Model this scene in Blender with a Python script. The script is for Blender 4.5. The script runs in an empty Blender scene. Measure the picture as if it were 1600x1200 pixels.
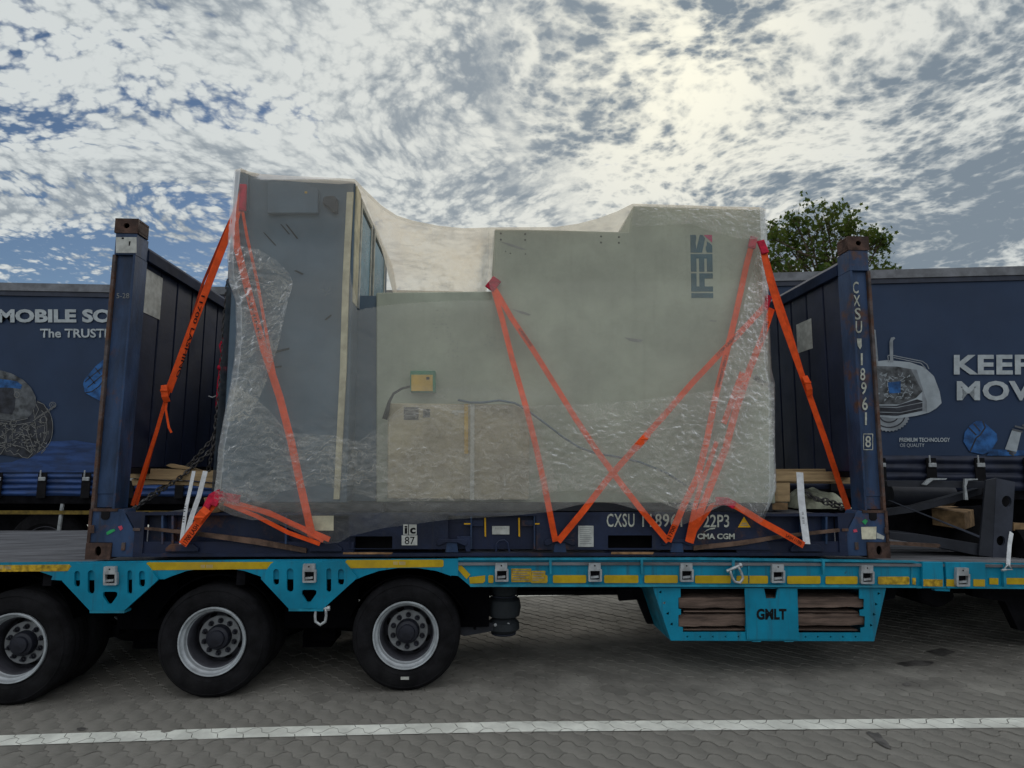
import bpy, bmesh, math, random
import numpy as np
from mathutils import Vector, Matrix, noise
random.seed(7)
sc = bpy.context.scene
col = sc.collection
R = math.radians
LIFT = 0.945          # height of the trailer deck above the ground; everything is modelled with the deck at z=0 and lifted at the end
PI = math.pi

# ------------------------------------------------------------------ camera
FPX, YAW, PITCH, ROLL = 998.06, 0.05080, 0.12524, 0.00574
CAM = Vector((2.857, -4.928, 0.705))
def cam_axes():
    f = Vector((math.sin(YAW)*math.cos(PITCH), math.cos(YAW)*math.cos(PITCH), math.sin(PITCH)))
    r = Vector((math.cos(YAW), -math.sin(YAW), 0)); u = r.cross(f)
    return r*math.cos(ROLL)+u*math.sin(ROLL), -r*math.sin(ROLL)+u*math.cos(ROLL), f
CR, CU, CF = cam_axes()
cd = bpy.data.cameras.new('camera'); cam = bpy.data.objects.new('camera', cd); col.objects.link(cam)
cam.matrix_world = Matrix(((CR.x, CU.x, -CF.x, CAM.x), (CR.y, CU.y, -CF.y, CAM.y), (CR.z, CU.z, -CF.z, CAM.z+LIFT), (0, 0, 0, 1)))
cd.sensor_width = 36; cd.lens = 36*FPX/1600; cd.clip_end = 3000; cd.clip_start = 0.05
sc.camera = cam

# ------------------------------------------------------------------ world, sun, exposure
sc.view_settings.view_transform = 'Standard'; sc.view_settings.look = 'None'
sc.view_settings.exposure = 0.0; sc.view_settings.gamma = 1.0
SUN_EL, SUN_AZ = R(33), R(18.4)
SUND = Vector((math.sin(SUN_AZ)*math.cos(SUN_EL), math.cos(SUN_AZ)*math.cos(SUN_EL), math.sin(SUN_EL)))
w = bpy.data.worlds.new('World'); sc.world = w; w.use_nodes = True
nt = w.node_tree; nt.nodes.clear()
def N(t, **k):
    n = nt.nodes.new(t)
    for a, b in k.items(): setattr(n, a, b)
    return n
def L(a, b): nt.links.new(a, b)
def M(op, a, b=None, c=None, clamp=False):
    n = nt.nodes.new('ShaderNodeMath'); n.operation = op; n.use_clamp = clamp
    for i, v in enumerate((a, b, c)):
        if v is None: continue
        if isinstance(v, (int, float)): n.inputs[i].default_value = v
        else: nt.links.new(v, n.inputs[i])
    return n.outputs[0]
def VM(op, a, b=None, s=None):
    n = nt.nodes.new('ShaderNodeVectorMath'); n.operation = op
    for i, v in enumerate((a, b)):
        if v is None: continue
        if isinstance(v, (tuple, list, Vector)): n.inputs[i].default_value = tuple(v)
        else: nt.links.new(v, n.inputs[i])
    if s is not None: n.inputs['Scale'].default_value = s
    return n
def RAMP(f, lo, hi, smooth=True, a=0.0, b=1.0):
    n = nt.nodes.new('ShaderNodeMapRange'); n.interpolation_type = 'SMOOTHSTEP' if smooth else 'LINEAR'
    nt.links.new(f, n.inputs[0]); n.inputs[1].default_value = lo; n.inputs[2].default_value = hi
    n.inputs[3].default_value = a; n.inputs[4].default_value = b
    return n.outputs[0]
def MIXC(f, a, b, blend='MIX'):
    n = nt.nodes.new('ShaderNodeMix'); n.data_type = 'RGBA'; n.blend_type = blend
    for i, v in ((0, f), (6, a), (7, b)):
        if isinstance(v, (int, float)): n.inputs[i].default_value = v
        elif isinstance(v, (tuple, list)): n.inputs[i].default_value = (*v[:3], 1)
        else: nt.links.new(v, n.inputs[i])
    return n.outputs[2]
def NOISE(vec, scale, detail=4, rough=0.55, dist=0.0):
    n = nt.nodes.new('ShaderNodeTexNoise'); nt.links.new(vec, n.inputs['Vector'])
    n.inputs['Scale'].default_value = scale; n.inputs['Detail'].default_value = detail
    n.inputs['Roughness'].default_value = rough; n.inputs['Distortion'].default_value = dist
    return n
tc = N('ShaderNodeTexCoord'); D = tc.outputs['Generated']
sep = N('ShaderNodeSeparateXYZ'); L(D, sep.inputs[0])
zz = M('ADD', M('MAXIMUM', sep.outputs[2], 0.0), 0.16)
comb = N('ShaderNodeCombineXYZ'); L(M('DIVIDE', sep.outputs[0], zz), comb.inputs[0]); L(M('DIVIDE', sep.outputs[1], zz), comb.inputs[1])
P0 = comb.outputs[0]
def WARP(v, scale, amt, det=3): return VM('ADD', v, VM('SCALE', VM('SUBTRACT', NOISE(P0, scale, det, 0.6).outputs['Color'], (0.5, 0.5, 0.5)).outputs[0], s=amt).outputs[0]).outputs[0]
P = WARP(P0, 1.4, 0.40, 1)
P2 = WARP(P, 16, 0.030, 5)
def VOR(scale, sm_):
    v = N('ShaderNodeTexVoronoi', feature='SMOOTH_F1'); L(P2, v.inputs['Vector']); v.inputs['Scale'].default_value = scale; v.inputs['Smoothness'].default_value = sm_
    v.normalize = True; v.inputs['Detail'].default_value = 2.5; v.inputs['Roughness'].default_value = 0.55; v.inputs['Lacunarity'].default_value = 2.1; return v.outputs['Distance']
puff = RAMP(VOR(23, .35), 0.50, 0.08)
fb = NOISE(P2, 4.0, 10, 0.66).outputs[0]
fine = NOISE(P2, 34.0, 5, 0.6).outputs[0]
low = NOISE(P, 1.25, 3, 0.5, 0.0).outputs[0]
# gaps of blue: long diagonal streaks, mostly on the left half of the sky
mp = N('ShaderNodeMapping'); L(P, mp.inputs[0]); mp.inputs['Rotation'].default_value = (0, 0, R(115)); mp.inputs['Scale'].default_value = (0.6, 2.2, 1); mp.inputs['Location'].default_value = (0.9, 0.2, 0)
gap = NOISE(mp.outputs[0], 1.0, 5, 0.6, 0.4).outputs[0]
west = RAMP(sep.outputs[0], 0.25, -0.45, True, -0.15, 0.03)
g0 = M('ADD', M('ADD', gap, west), M('MULTIPLY', M('SUBTRACT', 0.5, puff), 0.22))
g0 = M('ADD', g0, M('MULTIPLY', M('SUBTRACT', 0.5, fb), 0.40))
blue = RAMP(g0, 0.52, 0.66)
dotn = VM('DOT_PRODUCT', D, tuple(SUND)).outputs['Value']
dpos = M('MAXIMUM', dotn, 0.0)
halo = M('POWER', dpos, 10.0); core = M('POWER', dpos, 90.0)
# cloud tone: thick parts grey, thin parts bright; in the west the cells are lit and the seams between them grey
east = RAMP(sep.outputs[0], -0.10, 0.30)
flip = RAMP(M('ADD', sep.outputs[0], M('MULTIPLY', M('SUBTRACT', low, 0.5), 0.8)), 0.05, 0.13)
seam = M('SUBTRACT', 1.0, puff)
cell = M('ADD', M('MULTIPLY', seam, M('SUBTRACT', 1.0, flip)), M('MULTIPLY', puff, flip))
thick = M('ADD', M('ADD', M('MULTIPLY', low, 0.95), M('MULTIPLY', fb, 0.95)), M('ADD', M('MULTIPLY', cell, 0.36), M('MULTIPLY', fine, 0.20)))
thick = M('ADD', thick, M('ADD', M('ADD', M('MULTIPLY', east, 0.07), M('MULTIPLY', M('SUBTRACT', 1.0, flip), 0.035)), M('MULTIPLY', RAMP(M('SUBTRACT', sep.outputs[0], M('MULTIPLY', M('SUBTRACT', sep.outputs[2], 0.2), 0.5)), 0.22, 0.50), 0.15)))
bright = RAMP(thick, 1.50, 1.12)
dark_c = MIXC(east, (0.29, 0.335, 0.375), (0.205, 0.255, 0.305))
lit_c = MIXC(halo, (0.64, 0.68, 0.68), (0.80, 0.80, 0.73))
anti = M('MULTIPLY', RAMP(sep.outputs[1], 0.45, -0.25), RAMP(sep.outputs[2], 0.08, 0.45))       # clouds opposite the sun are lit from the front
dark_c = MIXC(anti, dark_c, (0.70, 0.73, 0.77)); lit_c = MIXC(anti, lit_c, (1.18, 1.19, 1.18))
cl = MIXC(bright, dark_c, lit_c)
cl = MIXC(M('MULTIPLY', M('MULTIPLY', core, 0.7), bright, clamp=True), cl, (1.10, 1.06, 0.86))
sky = N('ShaderNodeTexSky', sky_type='NISHITA'); sky.sun_disc = False; sky.sun_elevation = SUN_EL; sky.sun_rotation = SUN_AZ
sky.air_density = 1.0; sky.dust_density = 0.3; sky.ozone_density = 3.0
bg1 = N('ShaderNodeBackground'); L(sky.outputs[0], bg1.inputs[0]); bg1.inputs[1].default_value = 0.06
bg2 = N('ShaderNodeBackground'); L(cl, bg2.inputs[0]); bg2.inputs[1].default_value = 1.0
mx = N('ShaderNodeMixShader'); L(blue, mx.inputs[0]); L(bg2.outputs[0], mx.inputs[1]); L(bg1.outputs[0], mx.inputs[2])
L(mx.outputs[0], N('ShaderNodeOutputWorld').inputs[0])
sl = bpy.data.lights.new('sun', 'SUN'); sl.energy = 1.0; sl.angle = R(12); sl.color = (1, 0.95, 0.86)
so = bpy.data.objects.new('sun', sl); col.objects.link(so)
so.rotation_euler = (-SUND).to_track_quat('-Z', 'Y').to_euler()

# ------------------------------------------------------------------ measuring: a point of the photograph on a known plane of the place
def ray(px, py): return CF + CR*((px-800)/FPX) - CU*((py-600)/FPX)
def at(px, py, Y):
    d = ray(px, py); t = (Y-CAM.y)/d.y; return CAM + d*t
def atz(px, py, Z):
    d = ray(px, py); t = (Z-CAM.z)/d.z; return CAM + d*t
def atx(px, py, X):
    d = ray(px, py); t = (X-CAM.x)/d.x; return CAM + d*t

# ------------------------------------------------------------------ materials
MATS = {}
def mat(name, c, rough=0.6, metal=0.0, var=0.12, vs=6.0, bump=0.0, bs=60.0, rust=None, rs=3.0, rth=(0.60, 0.72), dirt=None, spec=0.3, stretch=(1, 1, 1), detail=6, streak=0.0):
    global nt
    m = bpy.data.materials.new(name); m.use_nodes = True; nt = m.node_tree
    b = nt.nodes['Principled BSDF']
    tc = N('ShaderNodeTexCoord'); o = tc.outputs['Object']
    mp = N('ShaderNodeMapping'); L(o, mp.inputs[0]); mp.inputs['Scale'].default_value = stretch; v = mp.outputs[0]
    n = NOISE(v, vs, detail, 0.6).outputs[0]
    c2 = tuple(x*(1-var*2.2) for x in c); c3 = tuple(min(1, x*(1+var*1.6)) for x in c)
    cc = MIXC(RAMP(n, 0.3, 0.7), c2, c3)
    if dirt:
        cc = MIXC(M('MULTIPLY', RAMP(NOISE(o, 1.7, 8, 0.7).outputs[0], 0.45, 0.7), 0.6), cc, dirt)
    if streak:
        ms = N('ShaderNodeMapping'); L(o, ms.inputs[0]); ms.inputs['Scale'].default_value = (22, 22, 1.6)
        cc = MIXC(M('MULTIPLY', RAMP(NOISE(ms.outputs[0], 1.0, 6, 0.65).outputs[0], 0.50, 0.78), streak), cc, (0.035, 0.033, 0.030))
        cc = MIXC(M('MULTIPLY', RAMP(NOISE(o, 55, 4, 0.7).outputs[0], 0.66, 0.74), streak), cc, (0.10, 0.085, 0.07))
    if rust:
        f = RAMP(NOISE(o, rs, 10, 0.72).outputs[0], rth[0], rth[1])
        rc = MIXC(NOISE(o, 40, 3).outputs[0], rust, tuple(x*0.35 for x in rust))
        cc = MIXC(f, cc, rc)
    L(cc, b.inputs['Base Color']); b.inputs['Roughness'].default_value = rough; b.inputs['Metallic'].default_value = metal
    b.inputs['Specular IOR Level'].default_value = spec
    rn = M('ADD', M('MULTIPLY', NOISE(o, vs*2.3, 4).outputs[0], 0.3), rough-0.15); L(rn, b.inputs['Roughness'])
    if bump:
        bn = N('ShaderNodeBump'); bn.inputs['Strength'].default_value = bump; bn.inputs['Distance'].default_value = 0.01
        L(NOISE(v, bs, 6).outputs[0], bn.inputs['Height']); L(bn.outputs[0], b.inputs['Normal'])
    MATS[name] = m; return m
RUST = (0.16, 0.075, 0.045)
mat('navy', (0.013, 0.021, 0.052), 0.5, 0, 0.2, 3, 0.15, 40, RUST, 2.6, (0.56, 0.70), streak=0.4)
mat('navy_post', (0.026, 0.055, 0.125), 0.5, 0, 0.2, 3, 0.2, 40, RUST, 2.8, (0.53, 0.68), stretch=(2, 2, 0.7), streak=0.6)
mat('navy_edge', (0.10, 0.085, 0.085), 0.7, 0, 0.25, 8, 0.3, 60, RUST, 5, (0.42, 0.6))
mat('navy_matt', (0.016, 0.026, 0.058), 0.85, 0, 0.2, 3, 0.1, 40, spec=0.15)
mat('navy_wall', (0.013, 0.020, 0.052), 0.5, 0, 0.15, 2, 0.1, 30, dirt=(0.012, 0.017, 0.04), streak=0.3)
mat('rust', (0.095, 0.055, 0.042), 0.8, 0, 0.3, 9, 0.5, 60, (0.07, 0.045, 0.04), 6, (0.4, 0.65))
mat('rust_light', (0.30, 0.17, 0.08), 0.8, 0, 0.3, 9, 0.3, 60)
mat('rust_bar', (0.12, 0.075, 0.055), 0.8, 0, 0.3, 6, 0.4, 70)
mat('teal', (0.001, 0.225, 0.365), 0.42, 0, 0.10, 2.5, 0.05, 40, dirt=(0.004, 0.165, 0.26), rust=(0.06, 0.045, 0.04), rs=7, rth=(0.66, 0.74), streak=0.55)
mat('teal_edge', (0.012, 0.24, 0.36), 0.5, 0, 0.15, 8, dirt=(0.05, 0.14, 0.18))
mat('tape', (0.50, 0.34, 0.008), 0.45, 0, 0.08, 12, dirt=(0.40, 0.27, 0.03))
mat('tape_worn', (0.50, 0.32, 0.02), 0.5, 0, 0.25, 30, dirt=(0.3, 0.2, 0.03))
mat('tape_faded', (0.16, 0.11, 0.02), 0.7, 0, 0.25, 10)
mat('deck', (0.15, 0.155, 0.17), 0.75, 0, 0.22, 5, 0.4, 60, dirt=(0.12, 0.12, 0.13), stretch=(0.4, 3, 1))
mat('black', (0.006, 0.006, 0.008), 0.8, 0, 0.3, 6, 0.3, 30, dirt=(0.012, 0.012, 0.014), spec=0.08)
mat('deep_black', (0.003, 0.003, 0.004), 0.95, spec=0.02)
mat('charcoal', (0.022, 0.025, 0.034), 0.5, 0, 0.15, 4, 0.1, 40)
mat('charcoal_light', (0.036, 0.042, 0.06), 0.5, 0, 0.15, 4, 0.1, 40)
mat('tyre', (0.009, 0.009, 0.011), 0.85, 0, 0.25, 8, 0.4, 90, dirt=(0.016, 0.016, 0.017), spec=0.15)
mat('rim', (0.42, 0.46, 0.49), 0.42, 0.25, 0.12, 12, dirt=(0.30, 0.31, 0.33))
mat('rim_dish', (0.060, 0.062, 0.076), 0.55, 0.1, 0.15, 10, dirt=(0.035, 0.035, 0.042))
mat('hub_face', (0.25, 0.265, 0.28), 0.5, 0.1, 0.15, 10, dirt=(0.16, 0.16, 0.17))
mat('hub_dark', (0.018, 0.020, 0.03), 0.45, 0, 0.2, 10)
mat('galv', (0.40, 0.43, 0.45), 0.4, 0.35, 0.15, 20, dirt=(0.3, 0.3, 0.31))
mat('print_white', (0.42, 0.47, 0.50), 0.6, 0, 0.08, 12)
mat('marking', (0.42, 0.44, 0.39), 0.6, 0, 0.15, 30)
mat('placard', (0.47, 0.49, 0.47), 0.6, 0, 0.12, 14, dirt=(0.45, 0.44, 0.38))
mat('placard_cream', (0.62, 0.60, 0.46), 0.6, 0, 0.12, 14, rust=(0.35, 0.18, 0.05), rs=9, rth=(0.55, 0.7))
mat('ink', (0.012, 0.012, 0.014), 0.8, spec=0.1)
mat('ink_grey', (0.25, 0.26, 0.26), 0.6)
mat('plate', (0.39, 0.43, 0.35), 0.5, 0, 0.10, 2.0, 0.05, 20, dirt=(0.31, 0.34, 0.28), streak=0.12)
mat('steel_blue', (0.095, 0.145, 0.20), 0.5, 0, 0.10, 2.2, 0.05, 20, dirt=(0.075, 0.11, 0.15))
mat('window_blue', (0.13, 0.30, 0.44), 0.3, 0, 0.1, 3)
mat('cabinet', (0.40, 0.36, 0.25), 0.5, 0, 0.16, 3, 0.1, 20, dirt=(0.29, 0.25, 0.18), streak=0.25)
mat('cream_strip', (0.58, 0.55, 0.40), 0.7, 0, 0.12, 8, dirt=(0.36, 0.33, 0.24))
mat('logo_teal', (0.008, 0.085, 0.13), 0.5)
mat('logo_red', (0.62, 0.03, 0.16), 0.5)
mat('green', (0.05, 0.24, 0.15), 0.6)
mat('box_yellow', (0.60, 0.40, 0.07), 0.6, dirt=(0.4, 0.25, 0.06))
mat('rubber', (0.02, 0.025, 0.03), 0.7)
mat('orange', (0.80, 0.085, 0.010), 0.7, 0, 0.10, 14, 0.3, 220, dirt=(0.62, 0.08, 0.015))
mat('orange_dark', (0.40, 0.042, 0.012), 0.75, 0, 0.15, 14, 0.3, 220)
mat('red', (0.50, 0.010, 0.045), 0.75, 0, 0.18, 20, 0.4, 60)
mat('white_web', (0.62, 0.65, 0.68), 0.75, 0, 0.08, 20, 0.4, 220)
mat('chain', (0.10, 0.098, 0.10), 0.45, 0.6, 0.3, 30)
mat('wood', (0.42, 0.30, 0.165), 0.75, 0, 0.16, 5, 0.3, 40, dirt=(0.40, 0.28, 0.15), stretch=(0.5, 5, 5))
mat('wood_end', (0.24, 0.155, 0.08), 0.8, 0, 0.2, 12, 0.3, 40)
mat('wood_old', (0.15, 0.105, 0.085), 0.85, 0, 0.28, 4, 0.6, 40, dirt=(0.09, 0.065, 0.055), stretch=(0.5, 6, 6))
mat('curtain', (0.019, 0.040, 0.090), 0.55, 0, 0.07, 1.2, 0.15, 3, dirt=(0.020, 0.040, 0.088))
mat('curtain_blue', (0.022, 0.060, 0.19), 0.5, 0, 0.22, 5, 0.2, 6, dirt=(0.03, 0.05, 0.11), stretch=(0.6, 1, 3))
mat('curtain_dark', (0.016, 0.022, 0.045), 0.5, 0, 0.2, 4, 0.2, 8)
mat('roof_rail', (0.17, 0.18, 0.20), 0.5, 0.2, 0.15, 6)
mat('roof_dark', (0.035, 0.042, 0.065), 0.5)
mat('gfx_grey', (0.095, 0.105, 0.115), 0.6, 0, 0.35, 9, dirt=(0.10, 0.11, 0.13))
mat('gfx_light', (0.24, 0.27, 0.30), 0.6, 0, 0.15, 6)
mat('gfx_pale', (0.34, 0.39, 0.43), 0.6, 0, 0.08, 6)
mat('gfx_dark', (0.030, 0.034, 0.045), 0.6, 0, 0.3, 9)
mat('gfx_line', (0.22, 0.225, 0.22), 0.6)
mat('gfx_blue', (0.022, 0.105, 0.30), 0.6, 0, 0.3, 8, dirt=(0.02, 0.07, 0.22))
mat('paver', (0.235, 0.227, 0.205), 0.85, 0, 0.16, 2.4, 0.9, 110, dirt=(0.175, 0.168, 0.152), spec=0.3)
mat('bedding', (0.085, 0.08, 0.073), 0.95, 0, 0.3, 20, 0.5, 80)
mat('road_paint', (0.74, 0.76, 0.70), 0.75, 0, 0.10, 5, 0.5, 90, dirt=(0.58, 0.58, 0.53), rust=(0.34, 0.33, 0.30), rs=14, rth=(0.66, 0.76))
mat('apron', (0.46, 0.46, 0.41), 0.85, 0, 0.1, 0.5)
mat('oil', (0.10, 0.096, 0.092), 0.6, 0, 0.3, 9)
mat('bark', (0.12, 0.09, 0.065), 0.9, 0, 0.3, 8, 0.8, 30)
mat('mark_green', (0.03, 0.35, 0.12), 0.6); mat('mark_pink', (0.65, 0.08, 0.14), 0.6)
mat('triangle', (0.65, 0.36, 0.01), 0.5)
mat('sack', (0.42, 0.44, 0.34), 0.9, 0, 0.3, 9, 0.8, 20)

# individually tinted pavers and leaves (Object Info random / vertex-free)
def tint_by_island(name, amount, hue=False):
    global nt
    m = MATS[name]; nt = m.node_tree; b = nt.nodes['Principled BSDF']
    src = b.inputs['Base Color'].links[0].from_socket
    g = N('ShaderNodeNewGeometry'); oi = N('ShaderNodeObjectInfo')
    r = M('FRACT', M('ADD', g.outputs['Random Per Island'], oi.outputs['Random']))
    f = M('ADD', 1-amount, M('MULTIPLY', r, 2*amount))
    cb = N('ShaderNodeCombineXYZ'); L(f, cb.inputs[0]); L(f, cb.inputs[1]); L(f, cb.inputs[2])
    L(MIXC(1.0, src, cb.outputs[0], 'MULTIPLY'), b.inputs['Base Color'])
tint_by_island('paver', 0.06)

def leafmat():
    global nt
    m = bpy.data.materials.new('leaf'); m.use_nodes = True; nt = m.node_tree; nt.nodes.clear()
    g = N('ShaderNodeNewGeometry')
    c = MIXC(g.outputs['Random Per Island'], (0.030, 0.070, 0.018), (0.095, 0.135, 0.035))
    d = N('ShaderNodeBsdfDiffuse'); L(c, d.inputs[0]); t = N('ShaderNodeBsdfTranslucent'); L(MIXC(0.5, c, (0.16, 0.17, 0.03)), t.inputs[0])
    x = N('ShaderNodeMixShader'); x.inputs[0].default_value = 0.35; L(d.outputs[0], x.inputs[1]); L(t.outputs[0], x.inputs[2])
    L(x.outputs[0], N('ShaderNodeOutputMaterial').inputs[0]); MATS['leaf'] = m
leafmat()

HEM0 = 0.36        # film alpha drops down towards this height
def filmmat(name, base, amp, gloss, streak, tint=(0.80, 0.82, 0.78), bump=0.5, back=0.5):
    """milky polythene: part see-through, part scattering, with pale creases where it is folded"""
    global nt
    m = bpy.data.materials.new(name); m.use_nodes = True; nt = m.node_tree; nt.nodes.clear()
    tc = N('ShaderNodeTexCoord'); o = tc.outputs['Object']
    wv = VM('SCALE', VM('SUBTRACT', NOISE(o, 3, 4).outputs['Color'], (0.5, 0.5, 0.5)).outputs[0], s=0.5)
    v = VM('ADD', o, wv.outputs[0]).outputs[0]
    def folds(ang, sx, sz, th, seed):
        q = N('ShaderNodeMapping'); L(v, q.inputs[0]); q.inputs['Rotation'].default_value = (0, R(ang), 0); q.inputs['Scale'].default_value = (sx, 1, sz); q.inputs['Location'].default_value = (seed, seed, seed)
        n = NOISE(q.outputs[0], 1.0, 7, 0.62, 0.25).outputs[0]
        r = M('POWER', M('SUBTRACT', 1.0, M('MULTIPLY', M('ABSOLUTE', M('SUBTRACT', n, 0.5)), th), clamp=True), 3.0)
        return n, M('MULTIPLY', r, RAMP(NOISE(o, 1.9, 2).outputs[0], 0.40, 0.60) if seed < 1 else RAMP(NOISE(q.outputs[0], 0.30, 2).outputs[0], 0.40, 0.56))
    n1, r1 = folds(40, 2.0, 15, 10, 0.0); n3, r3 = folds(-62, 2.6, 13, 13, 3.0); n4, r4 = folds(5, 14, 20, 9, 7.0)
    ridge = M('ADD', M('ADD', r1, r3), M('MULTIPLY', r4, 0.6), clamp=True)
    n1 = M('ADD', M('ADD', M('MULTIPLY', n1, 0.5), M('MULTIPLY', n3, 0.4)), M('MULTIPLY', NOISE(v, 30, 5, 0.6).outputs[0], 0.35))
    n2 = NOISE(o, 1.3, 5, 0.6).outputs[0]
    al = M('ADD', base, M('MULTIPLY', M('SUBTRACT', n2, 0.5), amp))
    hz = N('ShaderNodeSeparateXYZ'); L(o, hz.inputs[0]); al = M('MULTIPLY', al, RAMP(M('ADD', hz.outputs[2], M('MULTIPLY', n2, 0.15)), HEM0, HEM0+0.16, True, 0.45, 1.0))
    al = M('ADD', al, M('MULTIPLY', ridge, streak), clamp=True)
    tr = N('ShaderNodeBsdfTransparent'); tr.inputs[0].default_value = (0.97, 0.97, 0.96, 1)
    df = N('ShaderNodeBsdfDiffuse'); df.inputs[0].default_value = (*tint, 1)
    tl = N('ShaderNodeBsdfTranslucent'); tl.inputs[0].default_value = (0.84, 0.72, 0.56, 1)
    bn = N('ShaderNodeBump'); bn.inputs['Strength'].default_value = bump; bn.inputs['Distance'].default_value = 0.02; L(n1, bn.inputs['Height'])
    gl = N('ShaderNodeBsdfGlossy'); gl.inputs['Roughness'].default_value = 0.30; L(bn.outputs[0], gl.inputs['Normal']); gl.inputs[0].default_value = (0.9, 0.92, 0.95, 1)
    a = N('ShaderNodeMixShader'); a.inputs[0].default_value = back; L(df.outputs[0], a.inputs[1]); L(tl.outputs[0], a.inputs[2])
    b = N('ShaderNodeMixShader'); L(al, b.inputs[0]); L(tr.outputs[0], b.inputs[1]); L(a.outputs[0], b.inputs[2])
    fr = N('ShaderNodeFresnel'); fr.inputs[0].default_value = 1.4; L(bn.outputs[0], fr.inputs['Normal'])
    c = N('ShaderNodeMixShader'); L(M('MULTIPLY', fr.outputs[0], gloss), c.inputs[0]); L(b.outputs[0], c.inputs[1]); L(gl.outputs[0], c.inputs[2])
    L(c.outputs[0], N('ShaderNodeOutputMaterial').inputs[0]); MATS[name] = m
filmmat('film', 0.215, 0.14, 0.35, 0.05, bump=0.08)
filmmat('film_crumpled', 0.03, 0.10, 0.80, 0.30, bump=0.65)
filmmat('film_milky', 0.52, 0.70, 0.15, 0.16, bump=0.1, back=0.80)

# ------------------------------------------------------------------ mesh helpers
class MB:
    def __init__(s): s.v = []; s.f = []; s.m = []; s.cur = 0; s.mats = []
    def use(s, name):
        if name not in s.mats: s.mats.append(name)
        s.cur = s.mats.index(name); return s
    def add(s, vs, fs):
        o = len(s.v); s.v += [tuple(p) for p in vs]
        for f in fs: s.f.append([i+o for i in f]); s.m.append(s.cur)
        return s
    def box(s, x0, x1, y0, y1, z0, z1):
        vs = [(x, y, z) for x in (x0, x1) for y in (y0, y1) for z in (z0, z1)]
        return s.add(vs, [(0, 1, 3, 2), (4, 6, 7, 5), (0, 4, 5, 1), (2, 3, 7, 6), (0, 2, 6, 4), (1, 5, 7, 3)])
    def prism(s, pts, d):          # pts: Vectors of the near face, d: extrusion vector
        n = len(pts); d = Vector(d); a = [Vector(p) for p in pts]; b = [p+d for p in a]
        return s.add(a+b, [tuple(range(n)), tuple(range(2*n-1, n-1, -1))]+[(i, i+n, (i+1) % n+n, (i+1) % n) for i in range(n)])
    def pp(s, px, Y, depth=0.01):   # outline measured in the photograph on the plane y=Y
        return s.prism([at(x, y, Y) for x, y in px], (0, depth, 0))
    def rp(s, x0, y0, x1, y1, Y, depth=0.01): return s.pp([(x0, y0), (x1, y0), (x1, y1), (x0, y1)], Y, depth)
    def tube(s, path, r, n=8, cap=True):
        path = [Vector(p) for p in path]; rings = []; up = Vector((0, 0, 1)); prev = None
        for i, p in enumerate(path):
            t = (path[min(i+1, len(path)-1)]-path[max(i-1, 0)]).normalized()
            if prev is None:
                a = t.cross(up if abs(t.z) < 0.9 else Vector((1, 0, 0))).normalized()
            else: a = (prev - t*prev.dot(t)).normalized()
            prev = a; b = t.cross(a); rr = r[i] if isinstance(r, (list, tuple)) else r
            rings.append([p+(a*math.cos(k*2*PI/n)+b*math.sin(k*2*PI/n))*rr for k in range(n)])
        vs = [q for g in rings for q in g]; fs = []
        for i in range(len(rings)-1):
            for k in range(n): fs.append((i*n+k, i*n+(k+1) % n, (i+1)*n+(k+1) % n, (i+1)*n+k))
        if cap: fs += [tuple(range(n-1, -1, -1)), tuple(range((len(rings)-1)*n, len(rings)*n))]
        return s.add(vs, fs)
    def lathe(s, prof, c=(0, 0, 0), n=40, axis='y', closed=False):      # prof: (radius, along-axis)
        vs = []; c = Vector(c)
        for r, h in prof:
            for k in range(n):
                a = 2*PI*k/n
                if axis == 'y': vs.append(c+Vector((r*math.cos(a), h, r*math.sin(a))))
                elif axis == 'x': vs.append(c+Vector((h, r*math.cos(a), r*math.sin(a))))
                else: vs.append(c+Vector((r*math.cos(a), r*math.sin(a), h)))
        fs = []; m = len(prof)
        for i in range(m if closed else m-1):
            j = (i+1) % m
            for k in range(n): fs.append((i*n+k, i*n+(k+1) % n, j*n+(k+1) % n, j*n+k))
        return s.add(vs, fs)
    def ribbon(s, path, wd, th=0.003, face=(0, -1, 0), twist=None):     # flat webbing
        path = [Vector(p) for p in path]; n = len(path); vs = []
        for i, p in enumerate(path):
            t = (path[min(i+1, n-1)]-path[max(i-1, 0)]).normalized()
            a = t.cross(Vector(face)).normalized(); nb = a.cross(t)
            if twist:
                q = twist(i/(n-1)); a = a*math.cos(q)+nb*math.sin(q); nb = a.cross(t)
            w2 = (wd[i] if isinstance(wd, (list, tuple)) else wd)/2
            vs += [p-a*w2-nb*th/2, p+a*w2-nb*th/2, p+a*w2+nb*th/2, p-a*w2+nb*th/2]
        fs = [(0, 1, 2, 3), (4*n-1, 4*n-2, 4*n-3, 4*n-4)]
        for i in range(n-1):
            for k in range(4): fs.append((4*i+k, 4*i+4+k, 4*i+4+(k+1) % 4, 4*i+(k+1) % 4))
        return s.add(vs, fs)
    def mesh(s, name):
        me = bpy.data.meshes.new(name); me.from_pydata(s.v, [], s.f)
        for k in s.mats: me.materials.append(MATS[k])
        if len(s.mats) > 1: me.polygons.foreach_set('material_index', s.m)
        me.update(); return me
def normals(me):
    bm = bmesh.new(); bm.from_mesh(me); bmesh.ops.recalc_face_normals(bm, faces=bm.faces); bm.to_mesh(me); bm.free()
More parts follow.
